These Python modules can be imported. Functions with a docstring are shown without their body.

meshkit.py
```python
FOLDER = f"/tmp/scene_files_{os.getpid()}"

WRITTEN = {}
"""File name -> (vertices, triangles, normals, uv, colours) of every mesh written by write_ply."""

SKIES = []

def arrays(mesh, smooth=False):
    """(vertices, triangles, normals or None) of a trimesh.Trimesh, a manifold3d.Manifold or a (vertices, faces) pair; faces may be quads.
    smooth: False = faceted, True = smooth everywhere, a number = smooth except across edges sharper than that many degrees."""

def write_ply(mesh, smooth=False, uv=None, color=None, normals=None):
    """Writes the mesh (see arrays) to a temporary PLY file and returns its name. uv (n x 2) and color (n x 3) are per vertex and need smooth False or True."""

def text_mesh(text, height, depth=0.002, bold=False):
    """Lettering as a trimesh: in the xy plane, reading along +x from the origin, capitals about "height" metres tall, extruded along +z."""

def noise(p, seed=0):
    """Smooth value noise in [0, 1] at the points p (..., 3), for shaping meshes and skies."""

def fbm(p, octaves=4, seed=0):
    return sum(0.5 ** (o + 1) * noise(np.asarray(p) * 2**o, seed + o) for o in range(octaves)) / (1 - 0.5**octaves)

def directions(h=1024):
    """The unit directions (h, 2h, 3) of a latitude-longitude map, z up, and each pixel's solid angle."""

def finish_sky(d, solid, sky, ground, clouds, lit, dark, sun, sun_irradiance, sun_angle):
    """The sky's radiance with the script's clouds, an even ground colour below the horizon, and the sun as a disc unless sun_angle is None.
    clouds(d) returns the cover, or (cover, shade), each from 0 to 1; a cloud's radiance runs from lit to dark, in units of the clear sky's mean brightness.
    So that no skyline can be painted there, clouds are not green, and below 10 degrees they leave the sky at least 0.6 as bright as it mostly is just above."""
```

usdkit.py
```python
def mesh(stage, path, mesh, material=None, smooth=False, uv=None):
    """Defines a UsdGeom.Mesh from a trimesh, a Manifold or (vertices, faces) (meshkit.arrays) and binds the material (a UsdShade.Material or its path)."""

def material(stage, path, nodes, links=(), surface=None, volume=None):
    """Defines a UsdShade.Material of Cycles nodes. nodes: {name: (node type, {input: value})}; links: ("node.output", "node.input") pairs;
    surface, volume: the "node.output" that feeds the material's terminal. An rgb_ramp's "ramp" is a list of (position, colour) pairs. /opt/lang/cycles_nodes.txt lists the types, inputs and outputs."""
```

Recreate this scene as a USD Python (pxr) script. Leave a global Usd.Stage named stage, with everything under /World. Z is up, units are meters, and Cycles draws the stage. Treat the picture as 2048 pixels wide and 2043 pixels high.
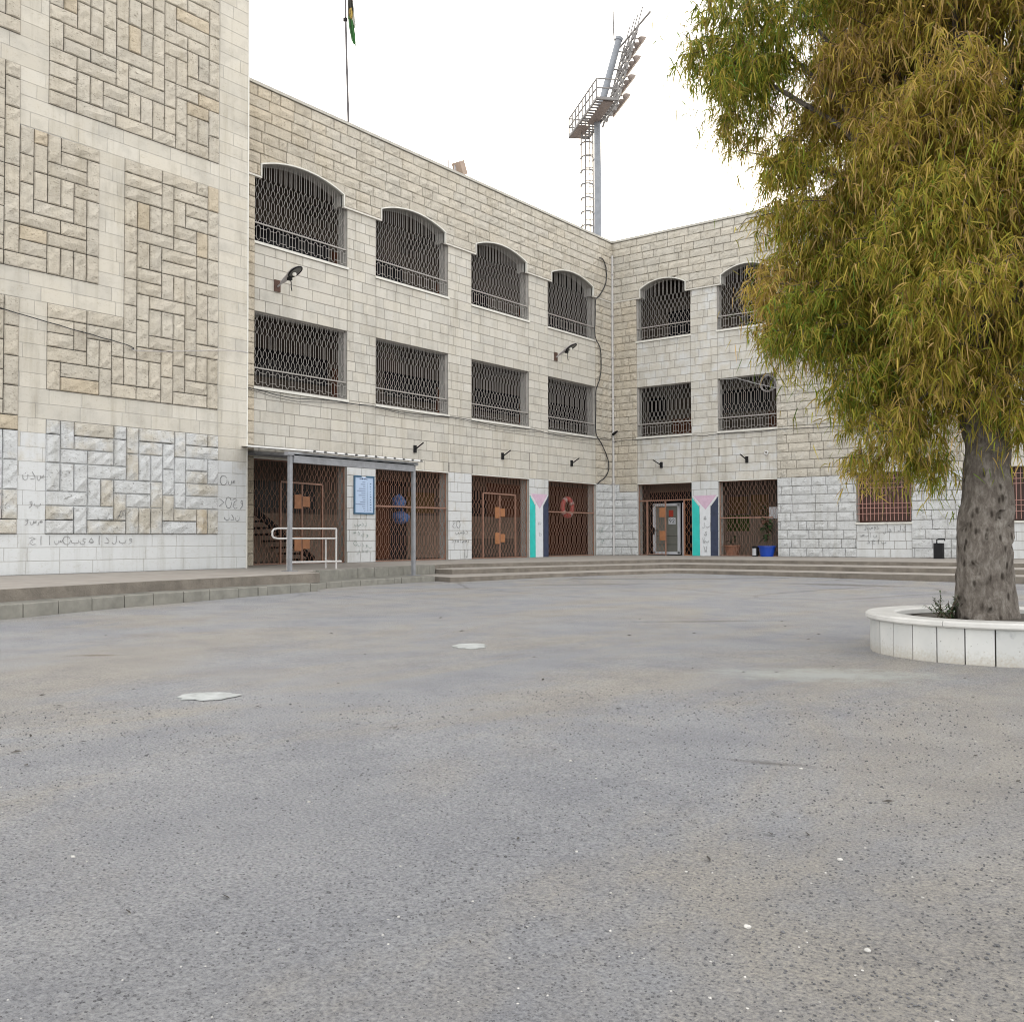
import math, random
import numpy as np
import trimesh
from shapely.geometry import Polygon, box as sbox, LineString, Point
from shapely import affinity
from shapely.ops import unary_union
import meshkit, usdkit
from pxr import Usd, UsdGeom, UsdLux, UsdShade, Gf, Sdf

stage = Usd.Stage.CreateInMemory()
UsdGeom.SetStageUpAxis(stage, 'Z'); UsdGeom.SetStageMetersPerUnit(stage, 1.0)
UsdGeom.Xform.Define(stage, '/World'); UsdGeom.Scope.Define(stage, '/World/Looks')

# ------------------------------------------------------------------ camera, sky, sun
H = 1.0                                     # eye height over the courtyard
YAW, PITCH, ROLL = math.radians(37.4132), math.radians(1.574), math.radians(-0.1658)
FW = np.array([-math.sin(YAW)*math.cos(PITCH), math.cos(YAW)*math.cos(PITCH), math.sin(PITCH)])
_r = np.array([math.cos(YAW), math.sin(YAW), 0.0]); _u = np.cross(_r, FW)
RT = _r*math.cos(ROLL) + _u*math.sin(ROLL); UP = _u*math.cos(ROLL) - _r*math.sin(ROLL)
FPX = 1960.07
EXPOSURE = 2.1
SKY_STRENGTH, SUN_ELEV, SUN_TURN = 0.12, math.radians(9.0), math.radians(4.0)
SUN_INTENSITY, SUN_ANGLE = 0.4, 10.0
CLOUD = (4.42, 4.25, 4.02)
_a = YAW - SUN_TURN
SUN_DIR = np.array([-math.sin(_a)*math.cos(SUN_ELEV), math.cos(_a)*math.cos(SUN_ELEV), math.sin(SUN_ELEV)])

cam = UsdGeom.Camera.Define(stage, '/World/camera')
cam.CreateHorizontalApertureAttr(36.0); cam.CreateVerticalApertureAttr(36.0*1021/1024)
cam.CreateFocalLengthAttr(36.0*FPX/2048.0)
cam.CreateClippingRangeAttr(Gf.Vec2f(0.05, 5000))
cam.CreateExposureAttr(EXPOSURE)
cam.AddTransformOp().Set(Gf.Matrix4d(*RT, 0, *UP, 0, *(-FW), 0, 0, 0, H, 1))

_sky = usdkit.material(stage, '/World/Looks/sky_look', {
    's': ('sky_texture', {'sky_type': 'single_scattering', 'sun_disc': False, 'sun_elevation': SUN_ELEV,
                          'sun_rotation': math.atan2(SUN_DIR[0], SUN_DIR[1]), 'altitude': 800.0,
                          'air_density': 1.0, 'aerosol_density': 3.0, 'ozone_density': 1.0}),
    # thin high cloud over most of the sky
    'tc': ('texture_coordinate', {}), 'mp': ('mapping', {'scale': (1.0, 1.0, 2.6)}),
    'n': ('noise_texture', {'scale': 1.6, 'detail': 6.0, 'roughness': 0.55, 'distortion': 0.4}),
    'cover': ('map_range', {'from_min': 0.3, 'from_max': 0.7, 'to_min': 0.62, 'to_max': 0.9, 'clamp': True}),
    'm': ('mix', {'color2': CLOUD}),
    'b': ('background_shader', {'strength': SKY_STRENGTH})},
    [('tc.generated', 'mp.vector'), ('mp.vector', 'n.vector'), ('n.fac', 'cover.value'), ('cover.result', 'm.fac'),
     ('s.color', 'm.color1'), ('m.color', 'b.color')], surface='b.background')
dome = UsdLux.DomeLight.Define(stage, '/World/sky')
UsdShade.MaterialBindingAPI.Apply(dome.GetPrim()).Bind(_sky)
dome.GetPrim().SetCustomDataByKey('kind', 'structure')
sun = UsdLux.DistantLight.Define(stage, '/World/sun')
sun.CreateIntensityAttr(SUN_INTENSITY); sun.CreateAngleAttr(SUN_ANGLE); sun.CreateNormalizeAttr(True)
sun.CreateColorAttr(Gf.Vec3f(1.0, 0.86, 0.68))
_z = SUN_DIR; _x = np.cross([0, 0, 1.0], _z); _x /= np.linalg.norm(_x); _y = np.cross(_z, _x)
sun.AddTransformOp().Set(Gf.Matrix4d(*_x, 0, *_y, 0, *_z, 0, 0, 0, 0, 1))

# ------------------------------------------------------------------ helpers
_names, _base = {}, {}
def path_of(parent, name):
    root = '/World' if parent is None else str(parent.GetPath())
    k = (root, name); n = _names.get(k, 0); _names[k] = n + 1
    return f'{root}/{name}' if n == 0 else f'{root}/{name}_{n:03d}'
def tag(p, label=None, cat=None, group=None, kind=None):
    for k, v in (('label', label), ('category', cat), ('group', group), ('kind', kind)):
        if v: p.SetCustomDataByKey(k, v)
    return p
def thing(name, label, cat, loc=(0, 0, 0), group=None, kind=None):
    x = UsdGeom.Xform.Define(stage, path_of(None, name)); x.AddTranslateOp().Set(Gf.Vec3d(*map(float, loc)))
    p = x.GetPrim(); _base[str(p.GetPath())] = np.array(loc, float)
    return tag(p, label, cat, group, kind)
def part(name, mesh, mat, parent=None, tone=None, smooth=False, label=None, kind=None):
    v, f = (np.asarray(mesh[0], float), np.asarray(mesh[1], int)) if isinstance(mesh, tuple) else (np.array(mesh.vertices), np.array(mesh.faces))
    off = np.zeros(3)
    if parent is not None:
        off = _base['/'.join(str(parent.GetPath()).split('/')[:3])]
    pth = path_of(parent, name)
    m = usdkit.mesh(stage, pth, (v - off, f), LOOK[mat], smooth=smooth)
    if tone is not None:
        t = np.asarray(tone, np.float32)
        pv = UsdGeom.PrimvarsAPI(m)
        if t.ndim == 1: t = np.tile(t, (len(v), 1))
        from pxr import Vt
        pv.CreatePrimvar('tone', Sdf.ValueTypeNames.Color3fArray, 'vertex').Set(Vt.Vec3fArray.FromNumpy(np.ascontiguousarray(t, np.float32)))
    p = m.GetPrim(); tag(p, label, None, None, kind)
    if parent is None: _base[pth] = np.zeros(3)
    return p
class MB:
    "collects faces of one mesh"
    def __init__(s): s.v, s.f, s.t, s.n = [], [], [], 0
    def add(s, v, f, tone=None):
        v = np.asarray(v, float); f = np.asarray(f, int)
        if f.shape[1] == 4: f = np.vstack([f[:, [0, 1, 2]], f[:, [0, 2, 3]]])
        s.v.append(v); s.f.append(f + s.n); s.n += len(v)
        if tone is not None: s.t.append(np.tile(np.asarray(tone, float), (len(v), 1)) if np.ndim(tone) == 1 else np.asarray(tone))
        return s
    def mesh(s, m, tone=None):
        if isinstance(m, tuple): return s.add(m[0], m[1], tone)
        return s.add(m.vertices, m.faces, tone)
    def box(s, a, b, tone=None):
        a, b = np.minimum(a, b), np.maximum(a, b)
        return s.add([[x, y, z] for x in (a[0], b[0]) for y in (a[1], b[1]) for z in (a[2], b[2])],
                     [[0, 1, 3, 2], [4, 6, 7, 5], [0, 4, 5, 1], [2, 3, 7, 6], [0, 2, 6, 4], [1, 5, 7, 3]], tone)
    def beam(s, p, q, w, h=None, up=(0, 0, 1), tone=None):
        p, q = np.asarray(p, float), np.asarray(q, float); h = w if h is None else h
        d = q - p; L = np.linalg.norm(d); d = d/L; up = np.asarray(up, float)
        if abs(d @ up) > .98: up = np.array([1., 0, 0])
        a = np.cross(up, d); a /= np.linalg.norm(a); b = np.cross(d, a)
        c = [(-w/2, -h/2), (w/2, -h/2), (w/2, h/2), (-w/2, h/2)]
        v = [P + i*a + j*b for P in (p, q) for i, j in c]
        return s.add(v, [[3, 2, 1, 0], [4, 5, 6, 7], [0, 1, 5, 4], [1, 2, 6, 5], [2, 3, 7, 6], [3, 0, 4, 7]], tone)
    def tube(s, pts, r, sides=6, closed=False, tone=None, cap=True):
        p = np.asarray(pts, float); n = len(p)
        t = np.gradient(p, axis=0) if not closed else (np.roll(p, -1, 0) - np.roll(p, 1, 0))
        t /= np.linalg.norm(t, axis=1, keepdims=True) + 1e-12
        ref = np.array([0.13, 0.21, 0.97]) if np.mean(np.abs(t[:, 2])) < .8 else np.array([0.9, .4, .05])
        a = np.cross(t, ref); a /= np.linalg.norm(a, axis=1, keepdims=True) + 1e-12
        b = np.cross(t, a); ang = np.arange(sides)*2*np.pi/sides + np.pi/4
        rr = np.broadcast_to(np.asarray(r, float), (n,))
        v = p[:, None] + rr[:, None, None]*(np.cos(ang)[None, :, None]*a[:, None] + np.sin(ang)[None, :, None]*b[:, None])
        m = n if closed else n - 1
        i, j = np.meshgrid(np.arange(m), np.arange(sides), indexing='ij')
        i2 = (i + 1) % n; j2 = (j + 1) % sides
        q = np.stack([i*sides + j, i*sides + j2, i2*sides + j2, i2*sides + j], -1).reshape(-1, 4)
        f = [np.vstack([q[:, [0, 2, 1]], q[:, [0, 3, 2]]])]
        if cap and not closed:
            k = np.arange(1, sides - 1)
            f.append(np.stack([0*k, k, k + 1], 1)); f.append((n - 1)*sides + np.stack([0*k, k + 1, k], 1))
        return s.add(v.reshape(-1, 3), np.vstack(f), tone)
    def poly(s, P, z0, z1, M=None, tone=None):
        "extruded shapely polygon; M maps (u,v,w) to world"
        for g in getattr(P, 'geoms', [P]):
            if g.is_empty or g.area < 1e-6: continue
            m = trimesh.creation.extrude_polygon(g, z1 - z0, engine='earcut')
            v = np.array(m.vertices); v[:, 2] += z0
            s.add(v if M is None else M(v), m.faces, tone)
        return s
    def lathe(s, prof, c=(0, 0, 0), n=24, tone=None):
        prof = np.asarray(prof, float); a = np.arange(n)*2*np.pi/n
        v = np.stack([prof[:, 0][:, None]*np.cos(a), prof[:, 0][:, None]*np.sin(a), np.repeat(prof[:, 1][:, None], n, 1)], -1) + np.asarray(c)
        m = len(prof); i, j = np.meshgrid(np.arange(m - 1), np.arange(n), indexing='ij'); j2 = (j + 1) % n
        q = np.stack([i*n + j, i*n + j2, (i + 1)*n + j2, (i + 1)*n + j], -1).reshape(-1, 4)
        return s.add(v.reshape(-1, 3), q, tone)
    def get(s): return np.vstack(s.v), np.vstack(s.f)
    def tones(s): return np.vstack(s.t)
    def build(s, name, mat, parent=None, smooth=False, label=None, kind=None):
        return part(name, s.get(), mat, parent, s.tones() if s.t else None, smooth, label, kind)

# ------------------------------------------------------------------ materials
LOOK = {}
def look(name, nodes, links, surface='p.BSDF'):
    LOOK[name] = usdkit.material(stage, '/World/Looks/' + name, nodes, links, surface=surface)
def plain(name, col, rough=0.6, metal=0.0, var=0.25, scale=6.0, bump=0.15, bscale=60.0, spec=0.5, dist=0.003):
    c = np.array(col)
    look(name, {
        'g': ('geometry', {}), 'n': ('noise_texture', {'scale': scale, 'detail': 5.0, 'roughness': 0.65}),
        'r': ('rgb_ramp', {'ramp': [(0.25, c*(1 - var)), (0.75, np.clip(c*(1 + var), 0, 1))]}),
        'n2': ('noise_texture', {'scale': bscale, 'detail': 4.0}),
        'b': ('bump', {'strength': bump, 'distance': dist}),
        'p': ('principled_bsdf', {'roughness': rough, 'metallic': metal, 'specular_ior_level': spec})},
        [('g.position', 'n.vector'), ('g.position', 'n2.vector'), ('n.fac', 'r.fac'), ('r.color', 'p.base_color'),
         ('n2.fac', 'b.height'), ('b.normal', 'p.normal')])
def stone_look(name, cold, warm, wash, bump, dist, bscale, pit, dirt=0.22, fleck=0.8):
    cold, warm = np.array(cold), np.array(warm)
    look(name, {
        'g': ('geometry', {}), 't': ('attribute', {'attribute': 'tone'}), 's': ('separate_color', {}),
        # large mottling, small grain
        'n1': ('noise_texture', {'scale': 2.3, 'detail': 6.0, 'roughness': 0.62}),
        'n2': ('noise_texture', {'scale': bscale, 'detail': 6.0, 'roughness': 0.7, 'distortion': 0.6}),
        'n3': ('noise_texture', {'scale': 90.0, 'detail': 3.0, 'roughness': 0.6}),
        'add': ('math', {'math_type': 'multiply_add', 'value2': 0.7}),
        'mixw': ('mix', {'color1': cold, 'color2': warm}),
        'rb': ('map_range', {'from_min': 0.0, 'from_max': 1.0, 'to_min': 0.92, 'to_max': 1.05}),
        'mulb': ('mix', {'mix_type': 'multiply', 'fac': 1.0}),
        'rg': ('rgb_ramp', {'ramp': [(0.22, (1 - dirt,)*3), (0.5, (1, 1, 1)), (0.85, (1.0, 0.985, 0.95))]}),
        'mulg': ('mix', {'mix_type': 'multiply', 'fac': 1.0}),
        'rp': ('rgb_ramp', {'ramp': [(0.27, (0.42, 0.38, 0.33)), (0.27 + pit, (1, 1, 1)), (1, (1, 1, 1))]}),
        'mulp': ('mix', {'mix_type': 'multiply', 'fac': 1.0}),
        'rk': ('rgb_ramp', {'ramp': [(0.34, (fleck*.75, fleck*.73, fleck*.69)), (0.44, (1, 1, 1)), (0.62, (1, 1, 1)), (0.75, (1.06, 1.06, 1.05))]}),
        'mk': ('mapping', {'scale': (1, 1, 2.2)}), 'nk': ('noise_texture', {'scale': 9.5, 'detail': 7.0, 'roughness': 0.72, 'distortion': 1.6}),
        'mulk': ('mix', {'mix_type': 'multiply', 'fac': 1.0}),
        'mst': ('mapping', {'scale': (2.6, 2.6, 0.22)}), 'nst': ('noise_texture', {'scale': 1.6, 'detail': 6.0, 'roughness': 0.7}),
        'rst': ('rgb_ramp', {'ramp': [(0.30, (0.80, 0.785, 0.75)), (0.50, (1, 1, 1))]}), 'must': ('mix', {'mix_type': 'multiply', 'fac': 0.85}),
        # lime wash: the stone's own wash amount broken up by noise
        'wn': ('math', {'math_type': 'multiply_add', 'value2': 0.9, 'value3': -0.45}),
        'wa': ('math', {'math_type': 'add'}),
        'wm': ('map_range', {'from_min': 0.42, 'from_max': 0.62, 'to_min': 0.0, 'to_max': 0.88, 'clamp': True}),
        'mixp': ('mix', {'color2': wash}),
        'b': ('bump', {'strength': bump, 'distance': dist}),
        'b2': ('bump', {'strength': 0.25, 'distance': 0.004}),
        'p': ('principled_bsdf', {'roughness': 0.85, 'specular_ior_level': 0.25})},
        [('g.position', 'n1.vector'), ('g.position', 'n2.vector'), ('g.position', 'n3.vector'), ('t.color', 's.color'),
         ('s.g', 'mixw.fac'), ('s.r', 'rb.value'), ('mixw.color', 'mulb.color1'), ('rb.result', 'mulb.color2'),
         ('n1.fac', 'rg.fac'), ('mulb.color', 'mulg.color1'), ('rg.color', 'mulg.color2'),
         ('n3.fac', 'rp.fac'), ('mulg.color', 'mulp.color1'), ('rp.color', 'mulp.color2'),
         ('n1.fac', 'wn.value1'), ('wn.value', 'wa.value1'), ('s.b', 'wa.value2'), ('wa.value', 'wm.value'),
         ('wm.result', 'mixp.fac'), ('mulp.color', 'mixp.color1'), ('g.position', 'mk.vector'), ('mk.vector', 'nk.vector'), ('nk.fac', 'rk.fac'), ('mixp.color', 'mulk.color1'), ('rk.color', 'mulk.color2'), ('g.position', 'mst.vector'), ('mst.vector', 'nst.vector'), ('nst.fac', 'rst.fac'), ('mulk.color', 'must.color1'), ('rst.color', 'must.color2'), ('must.color', 'p.base_color'),
         ('n3.fac', 'b2.height'), ('n2.fac', 'b.height'), ('b2.normal', 'b.normal'), ('b.normal', 'p.normal')])
WASH = (0.51, 0.525, 0.54)
stone_look('dressed_stone', (0.475, 0.458, 0.42), (0.48, 0.435, 0.355), WASH, 0.12, 0.006, 14.0, 0.05, fleck=1.12)
stone_look('rock_faced_stone', (0.475, 0.45, 0.40), (0.475, 0.41, 0.315), WASH, 1.0, 0.04, 11.0, 0.08, fleck=0.50)
plain('black_joint', (0.012, 0.012, 0.012), 0.9, var=0.3)
plain('washed_joint', (0.40, 0.41, 0.42), 0.9, var=0.35, scale=5)
plain('mortar', (0.22, 0.205, 0.185), 0.95, var=0.3)
plain('plaster', (0.34, 0.33, 0.31), 0.9, var=0.2, scale=3)
plain('sill_stone', (0.55, 0.54, 0.50), 0.7, var=0.12)
plain('coping_stone', (0.36, 0.345, 0.31), 0.8, var=0.15)
plain('trim_stone', (0.50, 0.48, 0.44), 0.7, var=0.12)
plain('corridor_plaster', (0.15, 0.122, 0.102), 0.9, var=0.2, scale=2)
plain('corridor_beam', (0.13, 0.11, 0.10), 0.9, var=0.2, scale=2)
plain('dark_glass', (0.012, 0.013, 0.016), 0.25, var=0.2)
plain('window_backing', (0.045, 0.016, 0.010), 0.4, var=0.3)
plain('brown_door', (0.12, 0.040, 0.017), 0.5, var=0.3)
plain('tan_wall', (0.30, 0.23, 0.185), 0.85, var=0.15)
plain('grey_grille', (0.30, 0.28, 0.262), 0.5, metal=0.0, var=0.15, bump=0.05)
plain('brown_grille', (0.20, 0.108, 0.075), 0.5, var=0.3, scale=9, bump=0.05)
plain('gate_rail', (0.22, 0.122, 0.088), 0.5, var=0.25, bump=0.05)
plain('pink_bars', (0.36, 0.19, 0.16), 0.5, var=0.2, bump=0.05)
plain('lock_plate', (0.27, 0.115, 0.05), 0.55, var=0.25)
plain('galvanised', (0.20, 0.205, 0.22), 0.45, metal=0.2, var=0.25, scale=8, bump=0.05)
plain('sheet_white', (0.62, 0.62, 0.62), 0.45, var=0.12, scale=5)
plain('white_paint', (0.44, 0.43, 0.425), 0.5, var=0.15, scale=20)
plain('black_iron', (0.010, 0.010, 0.011), 0.7, var=0.3, spec=0.2)
plain('black_cable', (0.015, 0.015, 0.016), 0.6, var=0.2)
plain('white_cable', (0.55, 0.55, 0.55), 0.6, var=0.1)
plain('rust_plate', (0.07, 0.035, 0.025), 0.8, var=0.4, scale=20)
plain('lamp_grey', (0.33, 0.31, 0.31), 0.4, var=0.15)
plain('lamp_glass', (0.10, 0.10, 0.095), 0.15, var=0.2)
plain('bulb_white', (0.75, 0.73, 0.68), 0.3, var=0.05)
plain('mast_paint', (0.19, 0.205, 0.23), 0.5, var=0.18, scale=3, metal=0.2)
plain('mast_steel', (0.17, 0.162, 0.158), 0.6, var=0.3, scale=4)
plain('lamp_rust', (0.17, 0.135, 0.118), 0.6, var=0.3)
plain('flag_green', (0.03, 0.13, 0.03), 0.8, var=0.2, scale=3)
plain('flag_black', (0.03, 0.03, 0.022), 0.8, var=0.2)
plain('flag_white', (0.55, 0.55, 0.52), 0.8, var=0.1)
plain('flag_red', (0.30, 0.03, 0.06), 0.8, var=0.2)
plain('flag_gold', (0.45, 0.32, 0.08), 0.8, var=0.2)
plain('pole_dark', (0.07, 0.065, 0.07), 0.5, var=0.2)
plain('teal_paint', (0.02, 0.42, 0.38), 0.7, var=0.15, scale=4)
plain('navy_paint', (0.022, 0.03, 0.06), 0.6, var=0.4, scale=5)
plain('pink_paint', (0.50, 0.36, 0.46), 0.8, var=0.12, scale=9)
plain('mural_white', (0.56, 0.58, 0.61), 0.8, var=0.08, scale=9)
plain('ink', (0.11, 0.115, 0.12), 0.8, var=0.4, scale=30)
plain('faded_ink', (0.24, 0.24, 0.24), 0.9, var=0.4, scale=30)
plain('green_ink', (0.17, 0.25, 0.22), 0.9, var=0.4, scale=30)
plain('board_blue', (0.03, 0.085, 0.15), 0.4, var=0.2)
plain('board_sheet', (0.36, 0.46, 0.62), 0.4, var=0.06)
plain('board_print', (0.20, 0.25, 0.36), 0.6, var=0.2)
plain('board_text', (0.025, 0.04, 0.09), 0.6, var=0.2)
plain('upvc_white', (0.46, 0.47, 0.50), 0.35, var=0.06)
plain('door_panel', (0.12, 0.12, 0.105), 0.4, var=0.1)
plain('red_print', (0.30, 0.03, 0.015), 0.6)
plain('ring_red', (0.34, 0.05, 0.045), 0.5, var=0.2)
plain('ring_white', (0.5, 0.34, 0.33), 0.5)
plain('blue_plastic', (0.008, 0.045, 0.30), 0.35, var=0.1)
plain('blue_cloth', (0.03, 0.08, 0.20), 0.6, var=0.5, scale=12)
plain('pot_clay', (0.17, 0.075, 0.045), 0.8, var=0.5, scale=14)
plain('green_board', (0.05, 0.09, 0.015), 0.8, var=0.35, scale=7)
plain('yellow_board', (0.20, 0.12, 0.045), 0.8, var=0.2, scale=4)
plain('soil', (0.055, 0.045, 0.035), 0.95, var=0.4, scale=25, bump=0.6)
plain('concrete_block', (0.175, 0.17, 0.15), 0.9, var=0.28, scale=5, bump=0.4, bscale=90)
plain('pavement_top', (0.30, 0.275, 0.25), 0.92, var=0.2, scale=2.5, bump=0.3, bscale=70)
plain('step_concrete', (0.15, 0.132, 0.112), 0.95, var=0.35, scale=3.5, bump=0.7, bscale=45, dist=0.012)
plain('planter_cap', (0.47, 0.465, 0.45), 0.7, var=0.14, scale=5, bump=0.25)
plain('pebble_white', (0.42, 0.41, 0.39), 0.8, var=0.2)
plain('pebble_dark', (0.085, 0.085, 0.09), 0.8, var=0.4)
plain('paint_mark', (0.37, 0.385, 0.38), 0.9, var=0.35, scale=11, bump=0.5)
plain('twig_grey', (0.24, 0.20, 0.17), 0.9, var=0.3)
plain('twig_brown', (0.075, 0.05, 0.032), 0.9, var=0.3)
plain('twine', (0.04, 0.035, 0.03), 0.9)
# planter slabs: white limestone with grey patches
look('planter_slab', {
    'g': ('geometry', {}), 'n': ('noise_texture', {'scale': 3.2, 'detail': 5.0, 'roughness': 0.6}),
    'n2': ('noise_texture', {'scale': 55.0, 'detail': 4.0}),
    'r': ('rgb_ramp', {'ramp': [(0.30, (0.27, 0.28, 0.28)), (0.40, (0.44, 0.445, 0.44)), (0.7, (0.50, 0.50, 0.485))]}),
    'r2': ('rgb_ramp', {'ramp': [(0.26, (0.35, 0.34, 0.32)), (0.32, (1, 1, 1))]}),
    'm': ('mix', {'mix_type': 'multiply', 'fac': 1.0}),
    't': ('attribute', {'attribute': 'tone'}), 'm2': ('mix', {'mix_type': 'multiply', 'fac': 1.0}),
    'sp': ('separate_xyz', {}), 'dz': ('math', {'math_type': 'multiply_add', 'value2': 0.22}), 'dr': ('map_range', {'from_min': 0.11, 'from_max': 0.22, 'to_min': 0.6, 'to_max': 0.0, 'clamp': True}), 'dm': ('mix', {'color2': (0.29, 0.255, 0.20)}),
    'b': ('bump', {'strength': 0.15, 'distance': 0.003}), 'p': ('principled_bsdf', {'roughness': 0.8})},
    [('g.position', 'n.vector'), ('g.position', 'n2.vector'), ('n.fac', 'r.fac'), ('n2.fac', 'r2.fac'),
     ('r.color', 'm.color1'), ('r2.color', 'm.color2'), ('m.color', 'm2.color1'), ('t.color', 'm2.color2'), ('g.position', 'sp.vector'), ('n2.fac', 'dz.value1'), ('sp.z', 'dz.value3'), ('dz.value', 'dr.value'), ('dr.result', 'dm.fac'), ('m2.color', 'dm.color1'), ('dm.color', 'p.base_color'),
     ('n2.fac', 'b.height'), ('b.normal', 'p.normal')])
# bark
look('bark', {
    'g': ('geometry', {}), 'mp': ('mapping', {'scale': (1, 1, 0.45)}),
    'n': ('noise_texture', {'scale': 17.0, 'detail': 9.0, 'roughness': 0.75, 'distortion': 0.25}),
    'v': ('voronoi_texture', {'scale': 15.0, 'feature': 'f1', 'randomness': 1.0}),
    'rv': ('rgb_ramp', {'ramp': [(0.14, (0.16, 0.14, 0.12)), (0.30, (1, 1, 1))]}),
    'r': ('rgb_ramp', {'ramp': [(0.28, (0.045, 0.036, 0.029)), (0.5, (0.145, 0.126, 0.11)), (0.70, (0.28, 0.258, 0.232))]}),
    'm': ('mix', {'mix_type': 'multiply', 'fac': 0.85}),
    'b': ('bump', {'strength': 1.0, 'distance': 0.035}), 'p': ('principled_bsdf', {'roughness': 0.95, 'specular_ior_level': 0.2})},
    [('g.position', 'mp.vector'), ('mp.vector', 'n.vector'), ('mp.vector', 'v.vector'), ('n.fac', 'r.fac'), ('v.distance', 'rv.fac'),
     ('r.color', 'm.color1'), ('rv.color', 'm.color2'), ('m.color', 'p.base_color'), ('n.fac', 'b.height'), ('b.normal', 'p.normal')])
# leaves: tone.r runs from green to dry brown, tone.g is brightness
def leaf_look(name, ramp, tr=0.35):
    look(name, {
        't': ('attribute', {'attribute': 'tone'}), 's': ('separate_color', {}),
        'r': ('rgb_ramp', {'ramp': ramp}),
        'k': ('map_range', {'to_min': 0.6, 'to_max': 1.4}), 'm': ('mix', {'mix_type': 'multiply', 'fac': 1.0}),
        'p': ('principled_bsdf', {'roughness': 0.55, 'specular_ior_level': 0.3}), 'tl': ('translucent_bsdf', {}),
        'mx': ('mix_closure', {'fac': tr})},
        [('t.color', 's.color'), ('s.r', 'r.fac'), ('s.g', 'k.value'), ('r.color', 'm.color1'), ('k.result', 'm.color2'),
         ('m.color', 'p.base_color'), ('m.color', 'tl.color'), ('p.BSDF', 'mx.closure1'), ('tl.BSDF', 'mx.closure2')], surface='mx.closure')
leaf_look('wattle_leaf', [(0.0, (0.075, 0.155, 0.015)), (0.25, (0.19, 0.235, 0.024)), (0.5, (0.35, 0.30, 0.038)), (0.75, (0.42, 0.30, 0.065)), (1.0, (0.46, 0.31, 0.13))])
leaf_look('shrub_leaf', [(0, (0.018, 0.045, 0.014)), (1, (0.05, 0.085, 0.03))], 0.2)
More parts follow.
